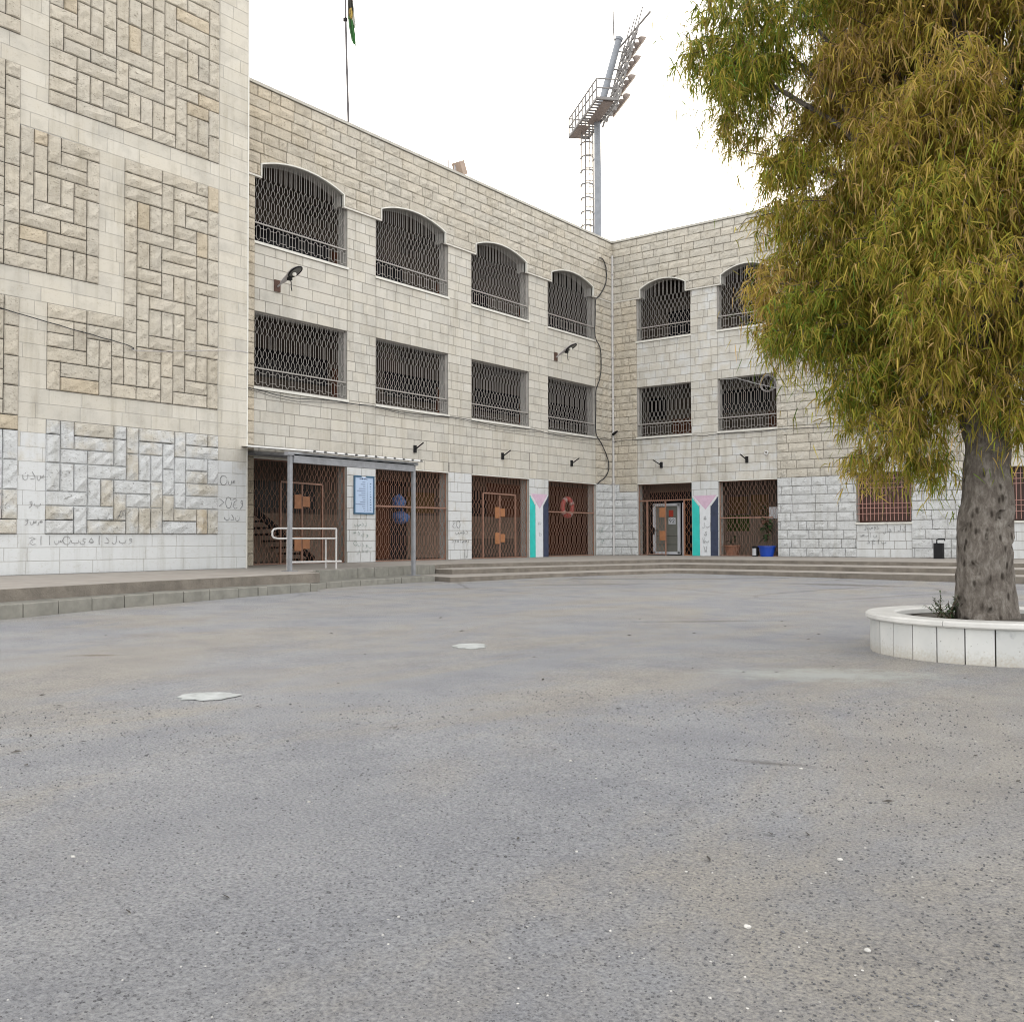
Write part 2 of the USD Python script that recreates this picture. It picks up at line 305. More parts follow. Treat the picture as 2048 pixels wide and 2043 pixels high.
# asphalt
look('asphalt', {
    'g': ('geometry', {}),
    'nb': ('noise_texture', {'scale': 0.22, 'detail': 7.0, 'roughness': 0.62, 'distortion': 0.5}),
    'nm': ('noise_texture', {'scale': 1.7, 'detail': 6.0, 'roughness': 0.65}),
    'mpd': ('mapping', {'scale': (0.55, 0.28, 1), 'rotation': (0, 0, 0.9)}),
    'nd': ('noise_texture', {'scale': 1.0, 'detail': 7.0, 'roughness': 0.68, 'distortion': 0.7}),
    'nf': ('noise_texture', {'scale': 88.0, 'detail': 6.0, 'roughness': 0.85}),
    'ng': ('noise_texture', {'scale': 260.0, 'detail': 2.0, 'roughness': 0.7}),
    'v': ('voronoi_texture', {'scale': 60.0, 'feature': 'f1'}),
    'v2': ('voronoi_texture', {'scale': 17.0, 'feature': 'f1'}),
    # grey stone, tinted by the broad noise
    'rb': ('rgb_ramp', {'ramp': [(0.30, (0.30, 0.309, 0.332)), (0.5, (0.34, 0.347, 0.366)), (0.72, (0.378, 0.380, 0.390))]}),
    # sand drifted into the hollows
    'rd': ('rgb_ramp', {'ramp': [(0.44, (0, 0, 0)), (0.60, (0.75, 0.75, 0.75)), (0.8, (0.95, 0.95, 0.95))]}),
    'rdn': ('rgb_ramp', {'ramp': [(0.30, (0.25, 0.25, 0.25)), (0.6, (1, 1, 1))]}),
    'dm': ('mix', {'mix_type': 'multiply', 'fac': 1.0}),
    'sand': ('mix', {'color2': (0.395, 0.363, 0.31)}),
    'rf': ('rgb_ramp', {'ramp': [(0.36, (0.16, 0.16, 0.18)), (0.43, (0.74, 0.74, 0.75)), (0.52, (1.0, 1.0, 1.0)), (0.61, (1.36, 1.35, 1.33))]}),
    'mf': ('mix', {'mix_type': 'multiply', 'fac': 0.9}),
    # scattered bits
    'rv': ('rgb_ramp', {'ramp': [(0.035, (0.25, 0.25, 0.27)), (0.06, (1, 1, 1))]}),
    'mv': ('mix', {'mix_type': 'multiply', 'fac': 0.8}),
    'rm': ('rgb_ramp', {'ramp': [(0.30, (0.86, 0.86, 0.88)), (0.6, (1.05, 1.04, 1.03))]}),
    'mm': ('mix', {'mix_type': 'multiply', 'fac': 1.0}),
    # cracks
    'vc': ('voronoi_texture', {'scale': 0.23, 'feature': 'distance_to_edge'}),
    'wrap': ('vector_math', {'math_type': 'multiply_add', 'vector2': (0.55, 0.55, 0.0)}),
    'nw': ('noise_texture', {'scale': 1.1, 'detail': 6.0, 'roughness': 0.7}),
    'rc': ('rgb_ramp', {'ramp': [(0.0, (0.55, 0.53, 0.51)), (0.004, (0.75, 0.73, 0.71)), (0.012, (1, 1, 1))]}),
    'mc': ('mix', {'mix_type': 'multiply', 'fac': 0.45}),
    'ns': ('noise_texture', {'scale': 4.5, 'detail': 8.0, 'roughness': 0.75}),
    'ml': ('vector_math', {'math_type': 'length'}), 'mcf': ('map_range', {'from_min': 14.0, 'from_max': 19.0, 'to_min': 0.0, 'to_max': 0.7, 'clamp': True}),
    'sm0': ('mapping', {'mapping_type': 'texture', 'location': (-2.5, 7.0, 0), 'rotation': (0, 0, 0.55), 'scale': (1.0, 0.40, 1)}), 'sl0': ('vector_math', {'math_type': 'length'}),
    'sn0': ('math', {'math_type': 'multiply_add', 'value2': 2.6}), 'sr0': ('map_range', {'from_min': 1.5, 'from_max': 2.3, 'to_min': 0.75, 'to_max': 0.0, 'clamp': True}), 'sx0': ('mix', {'color2': (0.47, 0.495, 0.48)}),
    'sm1': ('mapping', {'mapping_type': 'texture', 'location': (-1.75, 4.17, 0), 'rotation': (0, 0, 0.25), 'scale': (0.22, 0.05, 1)}), 'sl1': ('vector_math', {'math_type': 'length'}),
    'sn1': ('math', {'math_type': 'multiply_add', 'value2': 2.6}), 'sr1': ('map_range', {'from_min': 1.5, 'from_max': 2.3, 'to_min': 0.8, 'to_max': 0.0, 'clamp': True}), 'sx1': ('mix', {'color2': (0.13, 0.12, 0.11)}),
    'sm2': ('mapping', {'mapping_type': 'texture', 'location': (-6.7, 19.75, 0), 'rotation': (0, 0, 0.1), 'scale': (1.5, 0.45, 1)}), 'sl2': ('vector_math', {'math_type': 'length'}),
    'sn2': ('math', {'math_type': 'multiply_add', 'value2': 2.6}), 'sr2': ('map_range', {'from_min': 1.5, 'from_max': 2.3, 'to_min': 0.75, 'to_max': 0.0, 'clamp': True}), 'sx2': ('mix', {'color2': (0.15, 0.135, 0.12)}),
    'sm3': ('mapping', {'mapping_type': 'texture', 'location': (-5.3, 10.6, 0), 'rotation': (0, 0, 0.75), 'scale': (1.0, 0.14, 1)}), 'sl3': ('vector_math', {'math_type': 'length'}),
    'sn3': ('math', {'math_type': 'multiply_add', 'value2': 2.6}), 'sr3': ('map_range', {'from_min': 1.5, 'from_max': 2.3, 'to_min': 0.6, 'to_max': 0.0, 'clamp': True}), 'sx3': ('mix', {'color2': (0.17, 0.155, 0.14)}),
    'sm4': ('mapping', {'mapping_type': 'texture', 'location': (-8.0, 4.55, 0), 'rotation': (0, 0, 0.65), 'scale': (0.25, 0.08, 1)}), 'sl4': ('vector_math', {'math_type': 'length'}),
    'sn4': ('math', {'math_type': 'multiply_add', 'value2': 2.6}), 'sr4': ('map_range', {'from_min': 1.5, 'from_max': 2.3, 'to_min': 0.7, 'to_max': 0.0, 'clamp': True}), 'sx4': ('mix', {'color2': (0.19, 0.15, 0.11)}),
    'sm5': ('mapping', {'mapping_type': 'texture', 'location': (-11.0, 17.0, 0), 'rotation': (0, 0, 0.9), 'scale': (1.8, 0.4, 1)}), 'sl5': ('vector_math', {'math_type': 'length'}),
    'sn5': ('math', {'math_type': 'multiply_add', 'value2': 2.6}), 'sr5': ('map_range', {'from_min': 1.5, 'from_max': 2.3, 'to_min': 0.6, 'to_max': 0.0, 'clamp': True}), 'sx5': ('mix', {'color2': (0.19, 0.185, 0.18)}),
    'ab': ('math', {'math_type': 'multiply_add', 'value2': 0.6}),
    'b': ('bump', {'strength': 1.0, 'distance': 0.022}),
    'p': ('principled_bsdf', {'roughness': 0.9, 'specular_ior_level': 0.25})},
    [('g.position', 'nb.vector'), ('g.position', 'nm.vector'), ('g.position', 'mpd.vector'), ('mpd.vector', 'nd.vector'),
     ('g.position', 'nf.vector'), ('g.position', 'ng.vector'), ('g.position', 'v.vector'), ('g.position', 'v2.vector'),
     ('nb.fac', 'rb.fac'), ('nd.fac', 'rd.fac'), ('nf.fac', 'rdn.fac'), ('rd.color', 'dm.color1'), ('rdn.color', 'dm.color2'),
     ('dm.color', 'sand.fac'), ('rb.color', 'sand.color1'), ('nf.fac', 'rf.fac'), ('sand.color', 'mf.color1'), ('rf.color', 'mf.color2'),
     ('v2.distance', 'rv.fac'), ('mf.color', 'mv.color1'), ('rv.color', 'mv.color2'),
     ('nm.fac', 'rm.fac'), ('mv.color', 'mm.color1'), ('rm.color', 'mm.color2'),
     ('g.position', 'nw.vector'), ('nw.color', 'wrap.vector1'), ('g.position', 'wrap.vector3'), ('wrap.vector', 'vc.vector'), ('vc.distance', 'rc.fac'),
     ('mm.color', 'mc.color1'), ('rc.color', 'mc.color2'), ('g.position', 'ns.vector'), ('g.position', 'ml.vector1'), ('ml.value', 'mcf.value'), ('mcf.result', 'mc.fac'),
     ('g.position', 'sm0.vector'), ('sm0.vector', 'sl0.vector1'), ('ns.fac', 'sn0.value1'), ('sl0.value', 'sn0.value3'), ('sn0.value', 'sr0.value'), ('sr0.result', 'sx0.fac'), ('mc.color', 'sx0.color1'),
     ('g.position', 'sm1.vector'), ('sm1.vector', 'sl1.vector1'), ('ns.fac', 'sn1.value1'), ('sl1.value', 'sn1.value3'), ('sn1.value', 'sr1.value'), ('sr1.result', 'sx1.fac'), ('sx0.color', 'sx1.color1'),
     ('g.position', 'sm2.vector'), ('sm2.vector', 'sl2.vector1'), ('ns.fac', 'sn2.value1'), ('sl2.value', 'sn2.value3'), ('sn2.value', 'sr2.value'), ('sr2.result', 'sx2.fac'), ('sx1.color', 'sx2.color1'),
     ('g.position', 'sm3.vector'), ('sm3.vector', 'sl3.vector1'), ('ns.fac', 'sn3.value1'), ('sl3.value', 'sn3.value3'), ('sn3.value', 'sr3.value'), ('sr3.result', 'sx3.fac'), ('sx2.color', 'sx3.color1'),
     ('g.position', 'sm4.vector'), ('sm4.vector', 'sl4.vector1'), ('ns.fac', 'sn4.value1'), ('sl4.value', 'sn4.value3'), ('sn4.value', 'sr4.value'), ('sr4.result', 'sx4.fac'), ('sx3.color', 'sx4.color1'),
     ('g.position', 'sm5.vector'), ('sm5.vector', 'sl5.vector1'), ('ns.fac', 'sn5.value1'), ('sl5.value', 'sn5.value3'), ('sn5.value', 'sr5.value'), ('sr5.result', 'sx5.fac'), ('sx4.color', 'sx5.color1'),
     ('sx5.color', 'p.base_color'),
     ('nf.fac', 'ab.value1'), ('v.distance', 'ab.value3'), ('ab.value', 'b.height'), ('b.normal', 'p.normal')])

# ------------------------------------------------------------------ frames of the three walls
CX, CY, XT = -18.409, 30.0, -17.04
FL, DT, MS, MT, US, LG, SP, PK, RF = 0.38, 2.884, 4.512, 6.272, 7.897, 9.44, 9.72, 9.965, 11.55
def MA(v): v = np.asarray(v, float); return np.stack([CX + v[:, 2], v[:, 0], v[:, 1]], 1)
def MBk(v): v = np.asarray(v, float); return np.stack([v[:, 0], CY - v[:, 2], v[:, 1]], 1)
def MT_(v): v = np.asarray(v, float); return np.stack([XT + v[:, 2], v[:, 0], v[:, 1]], 1)
def pixel(P):
    P = np.asarray(P, float) - [0, 0, H]; d = P @ FW
    return 512 + FPX/2*(P @ RT)/d, 510.5 - FPX/2*(P @ UP)/d, d

rs = np.random.RandomState(7)
def smooth_block(u0, u1, v0, v1, w1, back=-0.03, ch=0.006):
    a = [(u0, v0), (u1, v0), (u1, v1), (u0, v1)]; i = [(u0 + ch, v0 + ch), (u1 - ch, v0 + ch), (u1 - ch, v1 - ch), (u0 + ch, v1 - ch)]
    v = [(x, y, back) for x, y in a] + [(x, y, w1 - ch) for x, y in a] + [(x, y, w1) for x, y in i]
    f = [[k, (k + 1) % 4, 4 + (k + 1) % 4, 4 + k] for k in range(4)] + [[4 + k, 4 + (k + 1) % 4, 8 + (k + 1) % 4, 8 + k] for k in range(4)] + [[8, 9, 10, 11]]
    return np.array(v, float), np.array(f)
def rough_block(u0, u1, v0, v1, w1, back=-0.03, bulge=0.05, margin=0.016):
    w, h = u1 - u0, v1 - v0
    nx, ny = (5, 3) if w > h*1.5 else ((3, 5) if h > w*1.5 else (4, 4))
    xs = np.concatenate([[0], np.linspace(margin, w - margin, nx), [w]]); ys = np.concatenate([[0], np.linspace(margin, h - margin, ny), [h]])
    X, Y = np.meshgrid(xs, ys, indexing='ij')
    Z = np.full(X.shape, w1); k = rs.rand(nx, ny)
    Z[1:-1, 1:-1] = w1 + bulge*(0.15 + 0.85*k)*np.where((np.arange(nx)[:, None] % (nx - 1) == 0) | (np.arange(ny)[None] % (ny - 1) == 0), 0.55, 1.0)
    jx, jy = (rs.rand(nx, ny) - .5)*w/nx*.45, (rs.rand(nx, ny) - .5)*h/ny*.45
    jx[[0, -1]] = 0; jy[:, [0, -1]] = 0
    X = X.copy(); Y = Y.copy(); X[1:-1, 1:-1] += jx; Y[1:-1, 1:-1] += jy
    n, m = X.shape
    v = np.stack([u0 + X, v0 + Y, Z], -1).reshape(-1, 3)
    i, j = np.meshgrid(np.arange(n - 1), np.arange(m - 1), indexing='ij')
    f = np.stack([i*m + j, (i + 1)*m + j, (i + 1)*m + j + 1, i*m + j + 1], -1).reshape(-1, 4)
    b = len(v); v = np.vstack([v, [(u0, v0, back), (u1, v0, back), (u1, v1, back), (u0, v1, back)]])
    c = [0, (n - 1)*m, n*m - 1, m - 1]
    f = np.vstack([f, [[b + k, b + (k + 1) % 4, c[(k + 1) % 4], c[k]] for k in range(4)]])
    return v, f

class Wall:
    "stones of one wall; the ones showing largest become parts, the rest one joined part"
    def __init__(s, M): s.M, s.items = M, {'stone': [], 'rough_stone': []}
    def put(s, kind, mesh, tone):
        V = s.M(mesh[0]); s.items[kind].append((V, mesh[1], tone))
    def courses(s, zone, rows, kind, joint=0.012, lo=0.38, hi=0.80, face=0.0, tonef=None, hs=None):
        u0, _, u1, _ = zone.bounds
        for k in range(len(rows) - 1):
            a, b = rows[k], rows[k + 1]; u = u0 - rs.rand()*0.4
            while u < u1:
                w = rs.uniform(lo, hi)
                if rs.rand() < .12: w *= .55
                if u1 - (u + w) < .16: w = u1 - u
                x0, x1 = max(u, u0), min(u + w, u1); u += w
                if x1 - x0 < .06: continue
                s.one(zone, x0, x1, a, b, kind, joint, face, tonef)
    def one(s, zone, x0, x1, a, b, kind, joint, face, tonef, bulge=0.05):
        j = joint/2; r = sbox(x0 + j, a + j, x1 - j, b - j); c = zone.buffer(-0.001).intersection(r)
        if c.is_empty or c.area < .004: return
        t = tonef((x0 + x1)/2, (a + b)/2)
        if c.area > .985*r.area:
            m = smooth_block(x0 + j, x1 - j, a + j, b - j, face) if kind == 'stone' else rough_block(x0 + j, x1 - j, a + j, b - j, face, bulge=bulge)
            s.put(kind, m, t)
        else:
            for g in getattr(c, 'geoms', [c]):
                if g.area < .004: continue
                bx = g.bounds
                if abs((bx[2] - bx[0])*(bx[3] - bx[1]) - g.area) < 1e-4 and kind == 'rough_stone':
                    s.put(kind, rough_block(bx[0], bx[2], bx[1], bx[3], face, bulge=bulge), t); continue
                m = trimesh.creation.extrude_polygon(g, face + .03 + (.012 if kind == 'rough_stone' else 0), engine='earcut')
                v = np.array(m.vertices); v[:, 2] -= .03
                s.put(kind, (v, np.array(m.faces)), t)
    def emit(s, owner):
        for kind, mat in (('stone', 'dressed_stone'), ('rough_stone', 'rock_faced_stone')):
            L = s.items[kind]
            if not L: continue
            area = []
            for V, F, t in L:
                x, y, d = pixel(V)
                ok = d.min() > .3
                x0, x1, y0, y1 = max(x.min(), 0), min(x.max(), 1024), max(y.min(), 0), min(y.max(), 1021)
                area.append((x1 - x0)*(y1 - y0) if ok and x1 > x0 and y1 > y0 else -1)
            order = np.argsort(-np.array(area), kind='stable'); rest = MB(); n = 0
            for q, i in enumerate(order):
                V, F, t = L[i]
                if q < 299 and area[i] > 0: part(kind, (V, F if F.shape[1] == 3 else np.vstack([F[:, [0, 1, 2]], F[:, [0, 2, 3]]])), mat, owner, tone=t)
                else: rest.add(V, F, t); n += 1
            if n: rest.build('small_' + kind + 's' if False else ('distant_stones' if kind == 'stone' else 'distant_rough_stones'), mat, owner, kind='stuff')

def rowsplit(a, b, n): return list(np.linspace(a, b, n + 1))
def rnd_tone(warm=.25, warmv=.35, wash=0.0):
    return (rs.rand(), float(np.clip(warm + (rs.rand() - .5)*1.3*warmv, 0, 1)), wash)
PROWS = rowsplit(FL, DT, 9)[:-1] + rowsplit(DT, MS, 6)[:-1] + rowsplit(MS, MT, 7)[:-1] + rowsplit(MT, US, 6)[:-1] + rowsplit(US, LG - .02, 6)
TROWS = rowsplit(LG, RF, 8)

# ------------------------------------------------------------------ grilles
def grille(M, u0, u1, z0, z1, cross, owner, mat, name, w=-0.10, pitch=0.0765, r=0.0066, top=None, label=None, half=.045, frame=True):
    "bent bars side by side, touching and parting at the levels in cross"
    n = max(4, int(round((u1 - u0)/pitch))); p = (u1 - u0)/n; amp = p/2 - r*0.9; am = p*.11; mb = MB()
    for i in range(n):
        uc = u0 + (i + .5)*p; sgn = 1 if i % 2 == 0 else -1; zt = z1 if top is None else top(uc)
        s = 1; pts = [(uc - sgn*am, z0, w)]
        for c in cross:
            if c + half > zt - .02: break
            pts += [(uc - sgn*s*am, c - half, w), (uc + sgn*s*amp, c, w), (uc + sgn*s*am, c + half, w)]; s = -s
        pts.append((uc - sgn*s*am, zt, w))
        mb.tube(M(pts), r, 4, cap=False)
    if frame:
        zz = z1 if top is None else LG
        for a, b in (((u0 + .012, z0), (u0 + .012, zz)), ((u1 - .012, z0), (u1 - .012, zz)), ((u0, z0 + .012), (u1, z0 + .012)), ((u0, z1 - .012), (u1, z1 - .012))):
            if top is not None and a[1] == z1 - .012: continue
            mb.beam(M([(a[0], a[1], w)])[0], M([(b[0], b[1], w)])[0], .024)
    return mb.build(name, mat, owner, label=label)
def balustrade(M, u0, u1, z0, h, g, w=-0.05):
    rail = MB(); rail.beam(M([(u0, z0 + h, w)])[0], M([(u1, z0 + h, w)])[0], .035, .03); rail.build('handrail', 'grey_grille', g)
    mb = MB(); n = int(round((u1 - u0)/.285)); p = (u1 - u0)/n; a = np.linspace(0, np.pi, 6)
    zb, zt, hw = z0 + .07, z0 + h - .05, .052
    for i in range(n):
        uc = u0 + (i + .5)*p
        oval = [(uc + hw*np.cos(t), zt - hw + hw*np.sin(t), w) for t in a] + [(uc - hw*np.cos(t), zb + hw - hw*np.sin(t), w) for t in a]
        mb.tube(M(oval), .0075, 4, closed=True)
        mb.beam(M([(u0 + i*p, z0 + .01, w)])[0], M([(u0 + i*p, z0 + h, w)])[0], .011)
        for z in (zb + .06, zt - .06):
            mb.beam(M([(u0 + i*p, z, w)])[0], M([(uc - hw, z, w)])[0], .009); mb.beam(M([(uc + hw, z, w)])[0], M([(u0 + (i + 1)*p, z, w)])[0], .009)
    mb.beam(M([(u0, z0 + .03, w)])[0], M([(u1, z0 + .03, w)])[0], .012)
    mb.build('oval_balusters', 'grey_grille', g)
MIDX = [MS + .45 + f*(MT - MS - .45) for f in (.10, .22, .34, .64, .76, .88)]
UPX = [US + .46 + k for k in (.11, .25, .39, .62, .76, .90, 1.08)]
GATEX = [DT - f*(DT - FL) for f in (.97, .92, .87, .82, .71, .66, .61, .56, .45, .38, .33, .285, .18, .125, .07)]
RISE = PK - SP
def arch_top(ua, ub):
    uc, hw = (ua + ub)/2, (ub - ua)/2; R = (hw*hw + RISE*RISE)/(2*RISE)
    def f(u):
        if u < ua or u > ub: return LG
        return SP + math.sqrt(max(R*R - (u - uc)**2, 0)) - (R - RISE)
    return f
def arch_poly(ua, ub, grow=0.0):
    f = arch_top(ua, ub); us = np.linspace(ua, ub, 25)
    P = Polygon([(ua, LG - .1)] + [(u, f(u)) for u in us] + [(ub, LG - .1)])
    return P.buffer(grow, join_style=2) if grow else P

def build_wing(owner, M, u_lo, u_hi, bays, piers, rough_cols, tonef_s, tonef_r, extra_open=(), extra_smooth=()):
    openings = []
    for a, b in bays:
        openings += [sbox(a, FL, b, DT), sbox(a, MS, b, MT), sbox(a, US, b, LG), arch_poly(a + .17, b - .17)]
    for a, b, c, d in extra_open: openings.append(sbox(a, c, b, d))
    hole = unary_union(openings); full = sbox(u_lo, FL - .6, u_hi, RF)
    MB().poly(full.difference(hole), -.34, -.03, M).build('wall', 'plaster', owner)
    MB().poly(full.difference(hole), -.03, -.010, M).build('mortar_bed', 'mortar', owner)
    W = Wall(M)
    tops = sbox(u_lo, LG, u_hi, RF)
    for a, b in bays: tops = tops.difference(arch_poly(a + .17, b - .17, .035))
    W.courses(tops, TROWS, 'rough_stone', face=.030, tonef=tonef_r, lo=.42, hi=.85)
    for a, b in rough_cols:
        z = sbox(a, FL, b, LG).difference(unary_union([sbox(p, r_, q, t) for p, q, r_, t in list(extra_open) + list(extra_smooth)]) if len(extra_open) else Polygon())
        W.courses(z, PROWS[:-1] + [LG], 'rough_stone', face=.012, tonef=tonef_r, lo=.36, hi=.8)
    for a, b in piers: W.courses(sbox(a, FL, b, LG - .02), PROWS, 'stone', tonef=tonef_s, lo=.30, hi=.62)
    for a, b in bays:
        W.courses(sbox(a, DT, b, MS - .06), PROWS[9:15] + [MS - .06], 'stone', tonef=tonef_s, lo=.42, hi=.8)
        W.courses(sbox(a, MT, b, US - .06), PROWS[22:28] + [US - .06], 'stone', tonef=tonef_s, lo=.42, hi=.8)
    for a, b, c, d in extra_smooth:
        W.courses(sbox(a, c, b, d), rowsplit(c, d, max(1, int(round((d - c)/.26)))), 'stone', tonef=tonef_s, lo=.3, hi=.6)
    W.emit(owner)
    # mouldings, sills and trims
    edges = [u_lo] + [e for a, b in bays for e in (a + .17, b - .17)] + [u_hi]
    for k in range(0, len(edges), 2):
        a, b = edges[k], edges[k + 1]
        mb = MB(); mb.box([a, LG - .045, -.02], [b, LG - .004, .052]); mb.v = [M(v) for v in mb.v]; mb.build('ledge_moulding', 'trim_stone', owner)
    for a, b in bays:
        for z in (MS, US):
            mb = MB(); mb.box([a - .03, z - .055, -.36], [b + .03, z + .004, .035]); mb.v = [M(v) for v in mb.v]; mb.build('sill', 'sill_stone', owner)
        mb = MB(); mb.box([a, DT - .028, -.06], [b, DT + .003, .012]); mb.v = [M(v) for v in mb.v]; mb.build('lintel_trim', 'sill_stone', owner)
        ring = arch_poly(a + .17, b - .17, .032).difference(arch_poly(a + .17, b - .17)).difference(sbox(a, LG - 1, b, LG))
        MB().poly(ring, -.05, .055, M).build('arch_trim', 'sill_stone', owner)
    # coping
    n = int((u_hi - u_lo)/1.1); e = np.linspace(u_lo, u_hi, n + 1)
    for k in range(n):
        mb = MB(); mb.box([e[k] + .004, RF + .003, -.36], [e[k + 1] - .004, RF + .075, .075 + .006*rs.rand()]); mb.v = [M(v) for v in mb.v]; mb.build('coping', 'coping_stone', owner)

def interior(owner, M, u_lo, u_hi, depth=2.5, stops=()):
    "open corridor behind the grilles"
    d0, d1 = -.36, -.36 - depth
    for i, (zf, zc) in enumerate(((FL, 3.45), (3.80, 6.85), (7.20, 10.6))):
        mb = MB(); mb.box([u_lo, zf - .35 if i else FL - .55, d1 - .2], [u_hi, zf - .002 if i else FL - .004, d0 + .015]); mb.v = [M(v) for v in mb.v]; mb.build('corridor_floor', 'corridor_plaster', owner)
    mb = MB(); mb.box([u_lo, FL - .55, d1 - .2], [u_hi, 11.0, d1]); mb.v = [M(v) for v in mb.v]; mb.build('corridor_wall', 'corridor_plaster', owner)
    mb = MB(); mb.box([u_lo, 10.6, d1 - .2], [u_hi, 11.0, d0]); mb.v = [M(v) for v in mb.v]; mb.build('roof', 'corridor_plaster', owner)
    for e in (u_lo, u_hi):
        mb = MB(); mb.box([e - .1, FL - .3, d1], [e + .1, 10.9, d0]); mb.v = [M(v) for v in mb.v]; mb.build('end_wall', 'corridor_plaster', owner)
def panel(owner, M, name, mat, u0, u1, z0, z1, w0, w1, label=None, parent=None):
    mb = MB(); mb.box([u0, z0, w0], [u1, z1, w1]); mb.v = [M(v) for v in mb.v]; return mb.build(name, mat, parent or owner, label=label)

# ------------------------------------------------------------------ left wing (wall along y)
wing = thing('school_wing', 'three storey limestone school wing with four arched openings running towards the corner', 'building', (CX, 14, 0))
BA = [(14.28, 17.18), (18.20, 21.08), (22.13, 24.97), (26.03, 28.88)]
def tA_s(u, z): return rnd_tone(.18, .22, .30 + .30*(z < DT)*rs.rand() + (.25 if z < DT and u > 17.2 else 0))
def tA_r(u, z):
    warm = .25 + .45*math.exp(-((u - 14)/2.2)**2) + (.08 if u > 28.9 and z > DT else 0)
    return rnd_tone(warm, .22, .85 if (z < DT and u > 28.8) else 0.16)
build_wing(wing, MA, 13.0, 29.985, BA, [(17.18, 18.20), (21.08, 22.13), (24.97, 26.03)], [(13.0, 14.28), (28.88, 29.985)], tA_s, tA_r)
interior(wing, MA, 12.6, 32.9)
for k, (a, b) in enumerate(BA):
    g = grille(MA, a, b, US + .46, PK, UPX, wing, 'grey_grille', 'window_grille', top=arch_top(a + .17, b - .17)); balustrade(MA, a, b, US, .46, g)
    g = grille(MA, a, b, MS + .45, MT, MIDX, wing, 'grey_grille', 'window_grille'); balustrade(MA, a, b, MS, .45, g)
    g = grille(MA, a, b, FL + .01, DT - .03, GATEX, wing, 'brown_grille', 'gate_grille', r=.0072)
    if k in (1, 3):
        panel(wing, MA, 'gate_rail', 'gate_rail', a, b, 1.83, 1.87, -.13, -.07, parent=g)
    else:
        c0, c1 = (a + .85, b - .75) if k == 0 else (a + .62, b - .62); mid = (c0 + c1)/2
        for (p, q) in (((c0, FL), (c0, 2.33)), ((c1, FL), (c1, 2.33)), ((c0, 2.33), (c1, 2.33)), ((mid, FL), (mid, 2.3))):
            mb = MB(); mb.beam(MA([(p[0], p[1] + .02, -.085)])[0], MA([(q[0], q[1], -.085)])[0], .04); mb.build('gate_bar', 'gate_rail' if k else 'brown_grille', g)
        for z0 in ((1.60, .82) if k else (1.72, .70)):
            panel(wing, MA, 'lock_plate', 'lock_plate', mid - .24, mid - .03, z0, z0 + .34, -.075, -.06, parent=g)
            lp = panel(wing, MA, 'lock_plate', 'lock_plate', mid + .01, mid + .23, z0 + .05, z0 + .30, -.085, -.055, parent=g)
# things seen through the grilles of the left wing: back wall fittings
BW = -.36 - 2.5
KD = 2.86/18.41                             # how far the view slides along the back wall
def seen(y): return y*(1 + KD)
for k, (a, b) in enumerate(BA):
    a2, b2 = seen(a), seen(b); L_ = b2 - a2
    panel(wing, MA, 'classroom_window', 'dark_glass', a2, a2 + L_*(.78, .34, .25, .5)[k], 8.55, 9.52, BW, BW + .04)
    panel(wing, MA, 'classroom_window', 'dark_glass', a2 + L_*(0, .1, .05, 0)[k], a2 + L_*(.76, .95, .8, .6)[k], 5.36, 6.12, BW, BW + .04)
    panel(wing, MA, 'classroom_door', 'brown_door', b2 - .62, b2 + .1, 3.82, 5.9, BW, BW + .05)
    panel(wing, MA, 'classroom_door', 'brown_door', b2 - .62, b2 + .1, 7.22, 9.3, BW, BW + .05)
    for zc in (6.55, 9.95, 3.15):
        panel(wing, MA, 'corridor_beam', 'corridor_beam', a - .02, a + .28, zc, zc + .33, BW, -.36)
panel(wing, MA, 'corridor_window', 'dark_glass', 16.5, 18.6, 1.72, 2.55, BW, BW + .04)
panel(wing, MA, 'corridor_panel', 'tan_wall', 16.4, 20.2, FL, 1.68, BW, BW + .03)
panel(wing, MA, 'classroom_door', 'brown_door', 20.7, 21.25, FL, 2.7, BW + .3, BW + .36, label='brown door standing open in the second bay')
panel(wing, MA, 'doorway', 'dark_glass', 21.25, 22.35, FL, 2.75, BW, BW + .03)
panel(wing, MA, 'corridor_panel', 'tan_wall', 22.35, 24.6, FL, 1.72, BW, BW + .06)
panel(wing, MA, 'corridor_shutter', 'yellow_board', 22.35, 23.6, 1.80, 2.45, BW, BW + .05, label='ochre shutter')
panel(wing, MA, 'doorway', 'dark_glass', 25.2, 26.35, 1.75, 2.62, BW, BW + .03)
panel(wing, MA, 'corridor_panel', 'tan_wall', 25.2, 28.0, .98, 1.72, BW, BW + .05)
panel(wing, MA, 'classroom_door', 'brown_door', 26.35, 28.9, 1.74, 2.9, BW, BW + .05)
panel(wing, MA, 'classroom_door', 'brown_door', 29.6, 32.7, FL, 2.95, BW, BW + .05)
# stair seen behind the first gate
st = MB()
for k in range(9):
    u = 17.6 - k*.27; z = FL + .02 + k*.17
    st.box(MA([(u - .14, z, BW + .9)])[0], MA([(u + .14, z + .05, BW + .15)])[0])
st.beam(MA([(17.75, FL + .05, BW + .95)])[0], MA([(15.2, FL + 1.72, BW + .95)])[0], .06, .16)
st.build('staircase', 'black_iron', wing)

